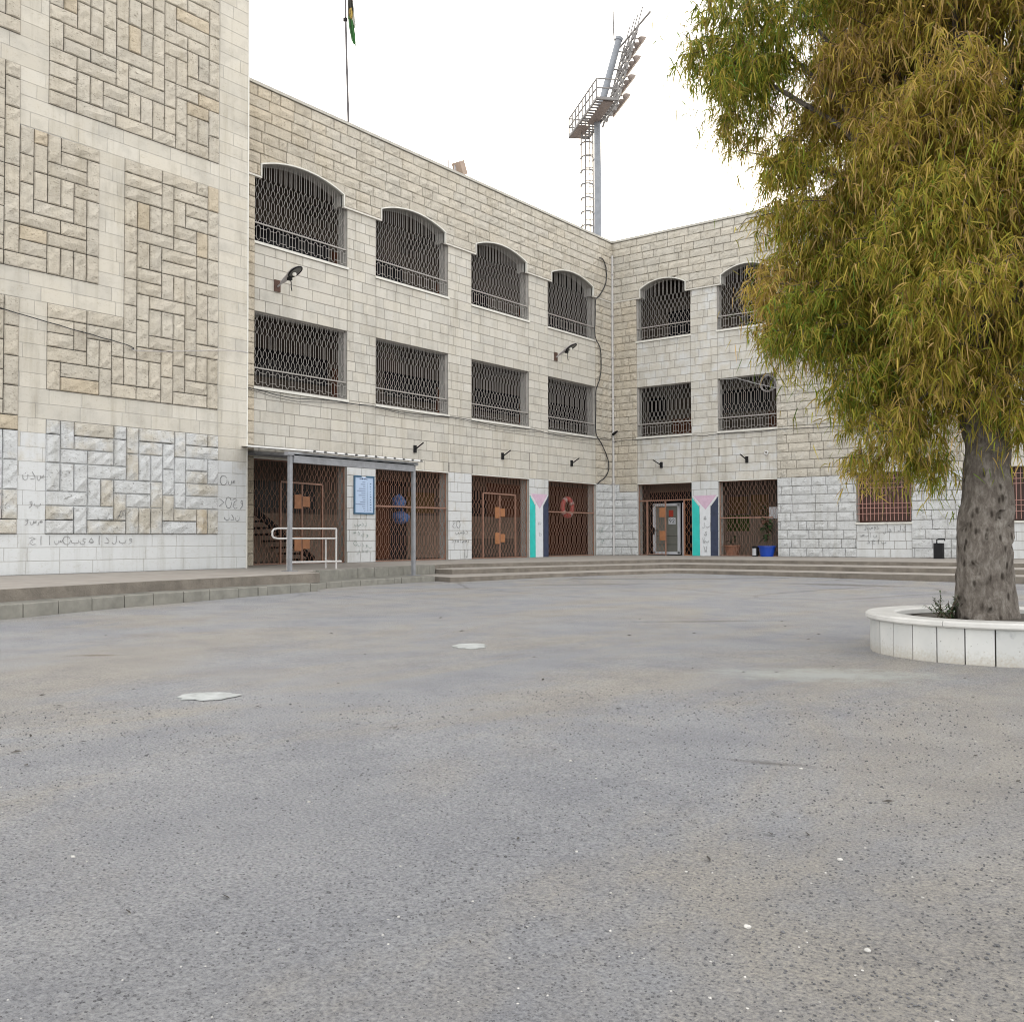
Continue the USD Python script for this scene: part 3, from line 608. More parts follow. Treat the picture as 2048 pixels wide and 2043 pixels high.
# ------------------------------------------------------------------ right wing (wall along x)
wing2 = thing('school_wing', 'three storey limestone school wing facing the courtyard, partly hidden by the tree', 'building', (-12, CY, 0))
BB = [(-17.39, -15.30), (-14.31, -12.27)]
W3 = [(-9.78, -8.16, 1.43, 2.94), (-6.72, -5.10, 1.43, 2.94), (-3.66, -2.04, 1.43, 2.94)]
def tB_s(u, z): return rnd_tone(.06, .2, .40 + (.35 if z < DT else .1*rs.rand()))
def tB_r(u, z):
    warm = .10 + (.38 if u < -17.3 and z > DT and z < LG else 0)
    return rnd_tone(warm, .18, .9 if z < DT and rs.rand() < .95 else (.36 if u > -12.3 else .24))
sm = [(a, b, FL, c - .05) for a, b, c, d in W3] + [(a, b, d, 9.4) for a, b, c, d in W3]
build_wing(wing2, MBk, CX + .012, 2.0, BB, [(-15.30, -14.31)], [(CX + .012, -17.39), (-12.27, 2.0)], tB_s, tB_r, extra_open=W3, extra_smooth=sm)
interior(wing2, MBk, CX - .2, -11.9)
for k, (a, b) in enumerate(BB):
    g = grille(MBk, a, b, US + .46, PK, UPX, wing2, 'grey_grille', 'window_grille', top=arch_top(a + .17, b - .17)); balustrade(MBk, a, b, US, .46, g)
    g = grille(MBk, a, b, MS + .45, MT, MIDX, wing2, 'grey_grille', 'window_grille'); balustrade(MBk, a, b, MS, .45, g)
    if k == 1:
        g = grille(MBk, a, b, FL + .01, DT - .03, GATEX, wing2, 'brown_grille', 'gate_grille', r=.0072)
        panel(wing2, MBk, 'gate_rail', 'gate_rail', a, b - .2, 1.62, 1.66, -.13, -.07, parent=g)
    else:
        # the gate has its right leaf open: lattice at the sides, over the top and on the left leaf
        c0, cm, c1 = a + .33, a + 1.05, a + 1.76; hz = 2.28
        g = grille(MBk, a, b, hz, DT - .03, [z for z in GATEX if z > hz], wing2, 'brown_grille', 'gate_grille', r=.0072)
        grille(MBk, a, c0, FL + .01, hz, GATEX, wing2, 'brown_grille', 'gate_side', r=.0072)
        grille(MBk, c1, b, FL + .01, hz, GATEX, wing2, 'lock_plate', 'gate_side', r=.0072)
        lf = grille(MBk, c0, cm, FL + .03, hz, GATEX, wing2, 'brown_grille', 'gate_leaf', r=.0072)
        for u in (c0, cm, c1):
            mb = MB(); mb.beam(MBk([(u, FL, -.085)])[0], MBk([(u, hz, -.085)])[0], .04); mb.build('gate_bar', 'gate_rail', g)
        mb = MB(); mb.beam(MBk([(c0, hz, -.085)])[0], MBk([(c1, hz, -.085)])[0], .04); mb.build('gate_bar', 'gate_rail', g)
        for z0 in (1.70, .90): panel(wing2, MBk, 'lock_plate', 'lock_plate', cm - .22, cm + .0, z0, z0 + .33, -.075, -.05, parent=lf)
KB = 2.86/30.0
for k, (a, b) in enumerate(BB):
    a2, b2 = a*(1 + KB), b*(1 + KB); L_ = b2 - a2
    panel(wing2, MBk, 'classroom_window', 'dark_glass', a2 + L_*(.62, .55)[k], b2 + .1, 8.5, 9.5, BW, BW + .04)
    panel(wing2, MBk, 'classroom_window', 'dark_glass', a2, a2 + L_*(.55, .9)[k], 5.5, 6.3, BW, BW + .04)
    panel(wing2, MBk, 'classroom_door', 'brown_door', b2 - L_*(.33, .12)[k], b2 + .1, 3.82, 5.45, BW, BW + .05)
    for zc in (6.55, 9.95, 3.15): panel(wing2, MBk, 'corridor_beam', 'corridor_beam', a - .02, a + .28, zc, zc + .33, BW, -.36)
panel(wing2, MBk, 'doorway', 'dark_glass', -18.5, -16.7, FL, 2.7, BW, BW + .04)
panel(wing2, MBk, 'corridor_panel', 'tan_wall', -15.8, -13.2, FL, 1.72, BW, BW + .06)
panel(wing2, MBk, 'notice_panel', 'green_board', -15.32, -14.45, 1.22, 1.80, BW + .06, BW + .09, label='green notice panel')
panel(wing2, MBk, 'corridor_shutter', 'yellow_board', -15.25, -14.55, 1.84, 2.45, BW, BW + .05, label='ochre shutter')
panel(wing2, MBk, 'corridor_shutter', 'yellow_board', -14.40, -13.75, 1.76, 2.50, BW, BW + .05, label='ochre shutter')
# framed door half behind the gate
dr = panel(wing2, MBk, 'glazed_door', 'door_panel', -16.95, -16.06, FL + .10, 2.12, -.52, -.48, label='white framed door behind the open gate leaf')
for (p, q) in (((-16.98, FL + .06), (-16.98, 2.16)), ((-16.02, FL + .06), (-16.02, 2.16)), ((-17.02, FL + .08), (-15.98, FL + .08)), ((-17.02, 2.14), (-15.98, 2.14))):
    mb = MB(); mb.beam(MBk([(p[0], p[1], -.47)])[0], MBk([(q[0], q[1], -.47)])[0], .09, .09); mb.build('door_frame', 'upvc_white', dr)
mb = MB(); mb.beam(MBk([(-15.84, FL, -.45)])[0], MBk([(-15.84, 2.2, -.45)])[0], .07); mb.build('door_post', 'upvc_white', dr)
for z in (.75, 1.05): panel(wing2, MBk, 'door_rail', 'black_iron', -16.9, -16.1, z, z + .012, -.48, -.474, parent=dr)
panel(wing2, MBk, 'door_notice', 'red_print', -16.42, -16.25, 1.72, 1.95, -.48, -.472, parent=dr)
dn = panel(wing2, MBk, 'door_notice', 'upvc_white', -16.44, -16.16, 1.46, 1.69, -.48, -.472, parent=dr)
tm = meshkit.text_mesh('92', .13, .004, bold=True); v = np.array(tm.vertices)
part('door_lettering', (MBk(np.stack([v[:, 0] - 16.42, v[:, 1] + 1.51, v[:, 2] - .470], 1)), tm.faces), 'ink', dr)
mb = MB(); mb.beam(MBk([(-16.98, 1.1, -.41)])[0], MBk([(-16.98, 1.35, -.41)])[0], .05); mb.beam(MBk([(-16.98, 1.25, -.38)])[0], MBk([(-16.83, 1.25, -.38)])[0], .025); mb.build('door_handle', 'black_iron', dr)
# barred windows
for a, b, c, d in W3:
    panel(wing2, MBk, 'window_backing', 'window_backing', a - .05, b + .05, c - .05, d + .05, -.40, -.345)
    panel(wing2, MBk, 'window_sill', 'sill_stone', a - .02, b + .02, c - .05, c + .004, -.34, .04)
    mb = MB()
    for u in np.linspace(a + .06, b - .06, 14): mb.beam(MBk([(u, c + .06, -.08)])[0], MBk([(u, d - .02, -.08)])[0], .016)
    bars = mb.build('window_bars', 'pink_bars', wing2)
    mb = MB()
    for f in (.12, .22, .31, .62, .71, .82): mb.beam(MBk([(a, d - f*(d - c), -.068)])[0], MBk([(b, d - f*(d - c), -.068)])[0], .024, .016)
    mb.build('cross_bars', 'pink_bars', bars)

# ------------------------------------------------------------------ stair tower with patterned panels
tower = thing('stair_tower', 'tall pale stone tower with panels of interlocking rough blocks at the left', 'tower', (XT, 10, 0))
T0, T1, TZ = 3.0, 13.05, 15.2
MB().box([XT - 3.2, T0, FL - .6], [XT - .03, T1 - .02, TZ]).build('wall', 'plaster', tower)
grids = [([3.0, 8.20], [9.79, 15.0]), ([8.71, 12.30], [8.76, 15.0]), ([3.0, 8.21, 9.68], [5.71, 8.22, 9.26]),
         ([8.72, 10.19, 12.30], [3.65, 5.19, 8.23]), ([8.72, 12.32], [1.09, 3.12]), ([3.0, 8.23], [1.09, 5.19])]
panels = [sbox(3.0, 9.79, 8.20, 15.0), sbox(8.71, 8.76, 12.30, 15.0),
          unary_union([sbox(3.0, 5.71, 8.21, 9.26), sbox(8.21, 5.71, 9.68, 8.22)]),
          unary_union([sbox(10.19, 3.65, 12.30, 8.23), sbox(8.72, 3.65, 10.19, 5.19)]),
          sbox(8.72, 1.09, 12.32, 3.12), sbox(3.0, 1.09, 8.23, 5.19)]
allp = unary_union(panels)
TW = Wall(MT_)
def washT(u, z):
    n = meshkit.noise(np.array([u*1.3, z*1.6, 3.1]))*1.5 + meshkit.noise(np.array([u*3.3, z*3.6, 7.1]))*.4 - .9
    return float(np.clip((2.85 - z)*1.5 + n*.7, 0, 1)*.9) if z < 2.95 else 0.0
def tT_s(u, z): return rnd_tone(.26 + .14*(z > 4), .2, max(.20, min(washT(u, z), .95)))
def tT_r(u, z):
    w = washT(u, z)
    if z < 1.62 and rs.rand() < .5: w = .46
    elif z < 2.7: w = .66 + .16*rs.rand() if rs.rand() > .09 else .5
    elif z < 3.0: w = .40 + .2*rs.rand()
    t = rnd_tone(.36 if z > 3 else .06, .16, max(w, .12))
    return (t[0], 1.0, t[2]) if rs.rand() < .035 else t
smooth_rows = rowsplit(FL, 1.09, 3)[:-1] + rowsplit(1.09, 3.12, 8)[:-1] + rowsplit(3.12, 3.65, 2)[:-1] + rowsplit(3.65, 5.19, 6)[:-1] + rowsplit(5.19, 5.71, 2)[:-1] + \
    rowsplit(5.71, 8.23, 10)[:-1] + rowsplit(8.23, 8.76, 2)[:-1] + rowsplit(8.76, 9.26, 2)[:-1] + rowsplit(9.26, 9.79, 2)[:-1] + rowsplit(9.79, TZ, 20)
smooth_zone = sbox(T0, FL, T1, TZ).difference(allp)
# vertical piers and horizontal bands get their own stone lengths
for z in (sbox(12.31, FL, T1, TZ).intersection(smooth_zone), sbox(T0, FL, 12.31, TZ).intersection(smooth_zone)):
    TW.courses(z, smooth_rows, 'stone', joint=.007, tonef=tT_s, lo=.55, hi=1.05)
def tile(P, bx, by):
    "fills a panel with upright and lying blocks on a grid"
    def lines(br): return np.concatenate([np.linspace(p, q, max(1, round((q - p)/.257)) + 1)[:-1] for p, q in zip(br[:-1], br[1:])] + [[br[-1]]])
    gx, gy = lines(bx), lines(by); n, m = len(gx) - 1, len(gy) - 1
    free = np.array([[P.contains(Point((gx[i] + gx[i + 1])/2, (gy[j] + gy[j + 1])/2)) for j in range(m)] for i in range(n)])
    for j in range(m):
        for i in range(n):
            if not free[i, j]: continue
            h1 = i + 1 < n and free[i + 1, j]; h2 = h1 and i + 2 < n and free[i + 2, j]; v1 = j + 1 < m and free[i, j + 1]
            r = rs.rand()
            if v1 and r < .46: w, h = 1, 2
            elif h2 and r < .74: w, h = 3, 1
            elif h1: w, h = 2, 1
            elif v1: w, h = 1, 2
            else: w, h = 1, 1
            free[i:i + w, j:j + h] = False
            yield gx[i], gx[i + w], gy[j], gy[j + h]
for P, (bx, by) in zip(panels, grids):
    if P.bounds[1] < 2:
        us = np.arange(P.bounds[0] - .1, P.bounds[2] + .3, .17); top = 2.80 + .22*(rs.rand(len(us)) - .5)
        painted = Polygon([(us[0], 1.52)] + list(zip(us, top)) + [(us[-1], 1.52)]).intersection(P)
        MB().poly(painted, -.03, -.0045, MT_).build('painted_joint', 'washed_joint', tower); P2 = P.difference(painted)
    else: P2 = P
    MB().poly(P2, -.03, -.004, MT_).build('panel_joint', 'black_joint', tower)
    for a, b, c, d in tile(P, bx, by): TW.one(P.buffer(.01), a, b, c, d, 'rough_stone', .015, .012, tT_r, bulge=.055)
MB().poly(smooth_zone, -.03, -.006, MT_).build('mortar_bed', 'plaster', tower)
TW.emit(tower)
mb = MB(); mb.box([XT - 3.2, T1 - .02, FL], [XT + .004, T1 + .012, TZ]); mb.build('return_wall', 'sill_stone', tower)

# ------------------------------------------------------------------ ground, pavement, steps, kerbs
PZ = FL                                     # top of the pavement
gx = np.unique(np.concatenate([np.linspace(-900, -40, 12), np.linspace(-40, 30, 71), np.linspace(30, 900, 12)]))
gy = np.unique(np.concatenate([np.linspace(-900, -8, 10), np.linspace(-8, 50, 59), np.linspace(50, 900, 12)]))
X, Y = np.meshgrid(gx, gy, indexing='ij')
def ground_z(x, y):
    x = np.asarray(x, float); y = np.asarray(y, float)
    a = np.clip((-x - 9.5)/4.5, 0, 1)*np.clip((y + 2)/8, 0, 1); b = np.clip((y - 14)/8, 0, 1)*np.clip((-x - 5)/8, 0, 1)
    z = .085*np.maximum(a, b) + .03*np.clip((y - 16)/8, 0, 1) + .012*np.sin(x*.9 + 1)*np.sin(y*.7)
    return z
Z = ground_z(X, Y)
n, m = X.shape; i, j = np.meshgrid(np.arange(n - 1), np.arange(m - 1), indexing='ij')
q = np.stack([i*m + j, (i + 1)*m + j, (i + 1)*m + j + 1, i*m + j + 1], -1).reshape(-1, 4)
g = part('ground', (np.stack([X, Y, Z], -1).reshape(-1, 3), np.vstack([q[:, [0, 1, 2]], q[:, [0, 2, 3]]])), 'asphalt', smooth=True); tag(g, kind='structure', label='worn grey asphalt courtyard with drifted sand')

pave = thing('pavement', 'raised concrete pavement with steps along the foot of the school', 'pavement', (-14, 18, 0), kind='structure')
e1 = [(-12.20, 4.0), (-12.49, 5.83), (-12.98, 7.82), (-13.50, 11.55), (-13.62, 12.05)]
slab_tower = Polygon(e1 + [(-14.2, 12.15), (-15.2, 12.6), (XT + .1, 12.6), (XT + .1, 3.0), (-12.1, 3.0)])
top_main = Polygon([(-14.42, 12.9), (-14.60, 13.8), (-15.10, 16.50), (-15.30, 17.05), (-15.56, 17.97), (-14.67, 20.79), (-13.45, 25.25), (-10.73, 25.27), (-5.96, 25.12), (3.0, 24.9), (3.0, CY - .005), (CX + .005, CY - .005), (CX + .005, 13.08), (XT, 13.08), (XT - .01, 12.3), (-14.25, 12.1)])
def shrink(P, d): return P
def worn(P, a=.012, step=.35, seed=1):
    "breaks long straight edges up a little"
    r = np.random.RandomState(seed); c = list(P.exterior.coords); o = []
    for (p, q) in zip(c[:-1], c[1:]):
        L = math.hypot(q[0] - p[0], q[1] - p[1]); k = max(1, int(L/step))
        for t in range(k): o.append((p[0] + (q[0] - p[0])*t/k + (r.rand() - .5)*2*a*(t > 0), p[1] + (q[1] - p[1])*t/k + (r.rand() - .5)*2*a*(t > 0)))
    return Polygon(o).buffer(0)
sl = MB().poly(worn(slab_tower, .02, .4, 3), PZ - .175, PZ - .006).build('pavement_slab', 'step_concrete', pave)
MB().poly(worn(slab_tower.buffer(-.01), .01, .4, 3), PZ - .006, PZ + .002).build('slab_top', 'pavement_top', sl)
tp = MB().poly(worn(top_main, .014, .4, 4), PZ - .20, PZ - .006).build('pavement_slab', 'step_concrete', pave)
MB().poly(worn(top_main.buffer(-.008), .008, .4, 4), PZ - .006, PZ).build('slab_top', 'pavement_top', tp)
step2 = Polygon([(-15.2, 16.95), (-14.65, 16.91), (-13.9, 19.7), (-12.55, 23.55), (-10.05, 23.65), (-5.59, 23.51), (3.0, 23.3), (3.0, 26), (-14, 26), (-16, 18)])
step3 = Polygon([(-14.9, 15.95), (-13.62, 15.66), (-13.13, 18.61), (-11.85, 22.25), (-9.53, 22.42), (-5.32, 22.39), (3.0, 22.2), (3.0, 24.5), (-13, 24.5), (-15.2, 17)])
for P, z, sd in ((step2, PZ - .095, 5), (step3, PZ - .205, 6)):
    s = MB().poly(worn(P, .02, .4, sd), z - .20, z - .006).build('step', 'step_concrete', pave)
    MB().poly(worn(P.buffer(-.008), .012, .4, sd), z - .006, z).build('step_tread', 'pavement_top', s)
def kerb_run(pts, z0, z1, w, length, name='kerb_stone', mat='concrete_block', gap=.014):
    L = LineString(pts); s = 0.0
    while s < L.length - .05:
        l = length*rs.uniform(.82, 1.2)
        if rs.rand() < .08: l *= .4
        e = min(s + l, L.length); a = np.array(L.interpolate(s + gap/2).coords[0]); b = np.array(L.interpolate(e - gap/2).coords[0]); s = e
        d = (b - a)/np.linalg.norm(b - a); nrm = np.array([-d[1], d[0]])           # to the left of travel: towards the building
        o = (rs.rand() - .5)*.012; a = a + nrm*o; b = b + nrm*o; zt = z1 + (rs.rand() - .5)*.008; c = .012
        prof = [(0, z0), (0, zt - c), (c, zt), (w - .003, zt), (w - .003, z0)]
        v = [(*(P + nrm*t), z) for P in (a, b) for t, z in prof]
        f = [[k, k + 5, (k + 1) % 5 + 5, (k + 1) % 5] for k in range(5)]
        tri = [[0, 1, 2], [0, 2, 3], [0, 3, 4], [5, 7, 6], [5, 8, 7], [5, 9, 8]]
        mb = MB(); mb.add(v, f); mb.add(v, tri); mb.build(name, mat, pave)
kl = thing('kerb', 'row of grey concrete kerb stones edging the pavement along the courtyard', 'kerb', (-13, 10, 0), kind='structure')
_pave, pave = pave, kl
kerb_run([(-11.45, 3.4), (-11.95, 5.58), (-12.55, 7.56), (-13.06, 11.11), (-13.10, 11.55)], -.05, PZ - .16, .52, .52)
kerb_run([(-13.45, 11.60), (-13.80, 13.02), (-14.00, 14.6), (-14.02, 15.62)], -.05, PZ - .185, .9, .55)
kerb_run([(-14.28, 12.62), (-14.57, 13.80), (-15.08, 16.50), (-15.16, 16.9)], .12, PZ + .012, .16, .62)
pave = _pave

# ------------------------------------------------------------------ canopy, its handrail and wall fittings
def eave_z(x): return 2.66 + (-14.45 - x)*.112
can = thing('canopy', 'corrugated sheet canopy on two galvanised steel posts before the first gates', 'canopy', (-14.6, 13.9, FL))
def roof_pt(t, s):                          # t along the eave, s from eave to wall
    f = np.array([-14.45, 12.42]); e = np.array([-14.45, 15.85]); a = f + (e - f)*t
    bl = np.array([CX + .05, 13.15]); br = np.array([CX + .05, 15.95]); b = bl + (br - bl)*t
    p = a + (b - a)*s; return np.array([p[0], p[1], eave_z(p[0])])
mb = MB(); prof = []
for k in range(13):
    c = k/12.5
    prof += [(c + .000, .0), (c + .055, .0), (c + .062, .032), (c + .076, .032)] if False else [(c, 0.0), (c + .052, 0.0), (c + .058, .034), (c + .074, .034)]
prof = [p for p in prof if p[0] <= 1.0] + [(1.0, 0.0)]
top = np.array([[roof_pt(t, s) + [0, 0, h] for s in np.linspace(0, 1, 5)] for t, h in prof])
nn, mm_ = top.shape[:2]; i, j = np.meshgrid(np.arange(nn - 1), np.arange(mm_ - 1), indexing='ij')
q = np.stack([i*mm_ + j, (i + 1)*mm_ + j, (i + 1)*mm_ + j + 1, i*mm_ + j + 1], -1).reshape(-1, 4)
mb.add(top.reshape(-1, 3), q); mb.add(top.reshape(-1, 3) - [0, 0, .012], q[:, ::-1])
mb.build('roof_sheet', 'sheet_white', can)
for (x, y, zb) in ((-14.60, 12.17, FL), (-14.60, 15.57, PZ - .185)):
    mb = MB(); mb.box([x - .034, y - .034, zb], [x + .034, y + .034, 2.57]); mb.build('post', 'galvanised', can)
    mb = MB(); mb.box([x - .11, y - .11, zb], [x + .11, y + .11, zb + .012]); mb.build('base_plate', 'galvanised', can)
mb = MB(); mb.box([-14.66, 12.22, 2.44], [-14.54, 15.52, 2.60]); mb.build('beam', 'galvanised', can)
mb = MB(); mb.box([-14.66, 12.08, 2.575], [-14.54, 15.66, 2.64]); mb.build('beam', 'galvanised', can)
mb = MB(); mb.box([-18.3, 12.05 + .9, 2.90], [-18.2, 15.85, 2.98]); mb.build('beam', 'galvanised', can)
for y in (13.3, 15.5):
    mb = MB(); mb.beam([-14.6, y, 2.60], [-18.2, y, 2.96], .05); mb.build('rafter', 'galvanised', can)
hr = thing('handrail', 'white painted pipe handrail standing under the canopy', 'handrail', (-15.2, 13.2, FL))
pA, pB = np.array([-15.29, 12.69, 0]), np.array([-15.06, 13.76, 0]); dd = (pB - pA)/np.linalg.norm(pB - pA)
def hp(s, z): return pA + dd*s + [0, 0, z]
L = np.linalg.norm(pB - pA); zt, zm, zl = 1.20, 1.00, .53
loop = [hp(L, zt), hp(-.22, zt), hp(-.30, zt - .02), hp(-.33, zt - .06), hp(-.33, zm + .06), hp(-.30, zm + .02), hp(-.22, zm), hp(L, zm)]
mb = MB(); mb.tube(loop, .020, 8); mb.build('rail', 'white_paint', hr, smooth=40)
mb = MB(); mb.tube([hp(0, zl), hp(L + .12, zl)], .021, 8); mb.build('rail', 'white_paint', hr, smooth=40)
for p in (pA, pB):
    mb = MB(); mb.tube([p + [0, 0, FL], p + [0, 0, zt]], .020, 8); mb.build('post', 'white_paint', hr, smooth=40)
p3 = np.array([-15.63, 13.99, 0]); mb = MB(); mb.tube([p3 + [0, 0, FL], p3 + [0, 0, zm]], .019, 8); mb.tube([p3 + [0, 0, zm], pB + [0, 0, zm]], .02, 8); mb.tube([p3 + [0, 0, zl], pB + [0, 0, zl]], .02, 8); mb.build('return_rail', 'white_paint', hr, smooth=40)

nb = thing('notice_board', 'tall blue framed notice board with printed table on the pier beside the canopy', 'notice board', (CX, 17.76, 1.6))
panel(nb, MA, 'sheet', 'board_sheet', 17.43, 18.09, 1.65, 2.58, .004, .022)
for (a, b, c, d) in ((17.40, 17.44, 1.62, 2.61), (18.08, 18.12, 1.62, 2.61), (17.44, 18.08, 1.62, 1.66), (17.44, 17.66, 2.57, 2.61), (17.84, 18.08, 2.57, 2.61)):
    panel(nb, MA, 'frame', 'board_blue', a, b, c, d, .003, .035)
mb = MB()
for k in range(14):
    z = 2.45 - k*.057; w = (.10, .16, .08, .22, .30, .14, .24, .12, .09, .18, .34, .12, .08, .05)[k]
    mb.box([17.80 - w, z - .012, .0222], [17.80, z + .010, .0242])
mb.v = [MA(v) for v in mb.v]; mb.build('table_print', 'board_print', nb)
mb = MB()
for k in range(11): mb.box([17.965, 2.40 - k*.068, .0222], [17.965 + rs.uniform(.02, .05), 2.418 - k*.068, .0242])
mb.box([17.875, 1.70, .0222], [17.88, 2.44, .0242])
for k in range(7): mb.box([17.60 + k*.04, 2.515 + .01*(k % 2), .0222], [17.60 + k*.04 + .032, 2.535 + .008*(k % 3), .0242])
mb.v = [MA(v) for v in mb.v]; mb.build('lettering', 'board_text', nb)

# wall floodlights on brackets
def wall_light(u, z, label, s=1.0, glass_to=(.55, -.2, -.8)):
    t = thing('wall_light', label, 'light', (CX, u, z), group='wall floodlights of the left wing')
    mb = MB(); mb.box([CX + .012, u - .09, z - .14], [CX + .03, u + .09, z + .14]); mb.build('wall_plate', 'rust_plate', t)
    a = np.array([CX + .03, u, z - .02]); b = np.array([CX + .42, u + .03, z + .18]); d = (b - a)/np.linalg.norm(b - a)
    mb = MB(); mb.tube([a, a + d*.18], .02, 8); mb.build('arm', 'lamp_grey', t)
    # housing: a tapered body along d, glass lens at the front under side
    k = .78*s; c = a + d*.14; up = np.array([0, 0, 1.]); sd = np.cross(d, up); sd /= np.linalg.norm(sd); nv = np.cross(sd, d)
    rings = [(0, .045, .04), (.16, .075, .055), (.34, .085, .065), (.5, .13, .06), (.68, .14, .045), (.80, .10, .03), (.86, .03, .012)]
    v = []; ns = 12
    for (x, w, h) in rings:
        for q in range(ns):
            an = 2*math.pi*q/ns; v.append(c + d*x*k + sd*w*math.cos(an) + nv*(h*math.sin(an) if math.sin(an) > 0 else .35*h*math.sin(an)))
    f = [[i*ns + q, i*ns + (q + 1) % ns, (i + 1)*ns + (q + 1) % ns, (i + 1)*ns + q] for i in range(len(rings) - 1) for q in range(ns)]
    mb = MB(); mb.add(v, f); h = mb.build('housing', 'lamp_grey', t, smooth=40)
    mb = MB(); cc = c + d*.64*k - nv*.028; an = np.linspace(0, 2*np.pi, 17)[:-1]
    ring = [cc + d*.20*math.cos(x) + sd*.125*math.sin(x) for x in an]
    mb.tube(ring, .018, 5, closed=True); mb.build('rim', 'black_iron', t)
    mb = MB(); mb.add([cc - nv*.012] + [p - nv*.006 for p in ring], [[0, 1 + (i + 1) % 16, 1 + i] for i in range(16)]); mb.build('lens', 'lamp_glass', t)
    s_ = trimesh.creation.icosphere(2, .05); s_.apply_translation(cc - d*.05 - nv*.03); part('bulb', s_, 'bulb_white', t, smooth=True)
    mb = MB(); e = c + d*.36*k - nv*.05; mb.box(e - [.05, .04, .05], e + [.05, .04, .02]); mb.build('ballast', 'black_iron', t)
    mb = MB(); mb.tube([e, e + [.03, .02, -.10], e + [.02, .03, -.2], e + [.04, .03, -.30]], .013, 5); mb.build('hanging_lead', 'black_cable', t)
    return t
wall_light(14.93, 6.97, 'grey wall floodlight with round lens on a rusty plate under the first arched opening')
wall_light(26.45, 6.97, 'grey wall floodlight on a black plate between the fourth arched opening and the window below')
def bracket(M, u, z, d, label):
    base = M(np.array([[u, z, 0.0]]))[0]
    t = thing('wall_bracket', label, 'bracket', base, group='small iron brackets above the gates')
    mb = MB(); mb.box(M([(u - .045, z - .10, .004)])[0], M([(u + .045, z + .10, .05)])[0]); mb.build('plate', 'black_iron', t)
    mb = MB(); a = M([(u, z, .05)])[0]; mb.beam(a, M([(u + d, z + .16, .32)])[0], .028); mb.build('arm', 'black_iron', t)
bracket(MA, 19.67, 3.44, .02, 'small black iron wall bracket above the right end of the canopy')
bracket(MA, 23.57, 3.50, .02, 'small black iron wall bracket above the gate with the orange lock plates')
bracket(MA, 27.34, 3.50, .02, 'small black iron wall bracket above the gate with the red ring')
bracket(MBk, -16.43, 3.50, -.16, 'small black iron wall bracket above the half open gate')
bracket(MBk, -13.29, 3.53, -.10, 'small black iron wall bracket above the gate with the potted plants')
cc = thing('security_camera', 'small black security camera in the inner corner beside the white pipe', 'camera', (-18.28, CY, 4.7))
mb = MB(); mb.tube([[-18.28, CY - .03, 4.72], [-18.24, CY - .14, 4.70]], .02, 6); mb.build('mount', 'black_iron', cc)
mb = MB(); mb.tube([[-18.30, CY - .14, 4.67], [-18.20, CY - .20, 4.70], [-18.05, CY - .26, 4.76]], [.045, .05, .03], 8); mb.build('body', 'black_iron', cc)
rb = thing('junction_ring', 'small round white fitting on the smooth stone above the plants gate', 'fitting', (-12.62, CY, 3.72))
a_ = np.linspace(0, 2*np.pi, 13)[:-1]; mb = MB(); mb.tube([[-12.62 + .055*math.cos(x), CY - .03, 3.72 + .055*math.sin(x)] for x in a_], .018, 6, closed=True); mb.build('ring', 'white_cable', rb)
mb = MB(); mb.tube([[-12.62, CY - .02, 3.66], [-12.60, CY - .03, 3.60]], .012, 5); mb.build('stub', 'lamp_grey', rb)
# pipe in the corner
dp = thing('drain_pipe', 'thin white drain pipe running down the inner corner of the school', 'pipe', (CX + .1, CY - .1, FL))
mb = MB(); mb.tube([[CX + .075, CY - .075, FL], [CX + .08, CY - .075, 4.2], [CX + .07, CY - .08, 8.0], [CX + .075, CY - .075, 11.1]], .038, 8); mb.build('pipe', 'white_paint', dp, smooth=40)
mb = MB()
for z in (1.4, 2.9, 4.4, 5.9, 7.4, 8.9, 10.4): mb.box([CX + .03, CY - .12, z], [CX + .12, CY - .03, z + .03])
mb.build('clips', 'lamp_grey', dp)
# cables
def cable(name, label, pts, r, mat='black_cable', sub=6, wob=.012, seed=0):
    p = np.asarray(pts, float); o = []; rr = np.random.RandomState(seed)
    t = np.arange(len(p)); tt = np.linspace(0, len(p) - 1, (len(p) - 1)*sub + 1)
    from scipy.interpolate import CubicSpline, PchipInterpolator
    q = np.stack([(CubicSpline if len(p) > 2 else PchipInterpolator)(t, p[:, k])(tt) for k in range(3)], 1)
    q += (rr.rand(*q.shape) - .5)*wob
    mb = MB(); mb.tube(q, r, 6); c = mb.build(name, mat, None, smooth=True); tag(c, label, 'cable', 'cables on the school walls'); return c
A_ = lambda L, w=.06: MA([(u, z, w) for u, z in L])
B_ = lambda L, w=.06: MBk([(u, z, w) for u, z in L])
cable('wall_cable', 'black cable run along the sills of the left wing', A_([(13.3, 4.46), (14.1, 4.45), (14.9, 4.38), (15.64, 4.37), (16.5, 4.43), (17.23, 4.43), (18.2, 4.44), (19.1, 4.39), (20.2, 4.42), (21.09, 4.46), (22.12, 4.44), (23.5, 4.38), (24.97, 4.44), (26.01, 4.38), (27.4, 4.40), (28.91, 4.45), (29.85, 4.46)]), .010, seed=1)
cable('wall_cable', 'thin second black cable sagging under the sills of the left wing', A_([(13.5, 4.46), (14.5, 4.36), (15.5, 4.29), (16.6, 4.38), (17.4, 4.42), (18.4, 4.40), (19.6, 4.33), (21.0, 4.43), (22.4, 4.36), (24.0, 4.31), (25.6, 4.39), (27.0, 4.33), (28.7, 4.42)], .07), .006, seed=2)
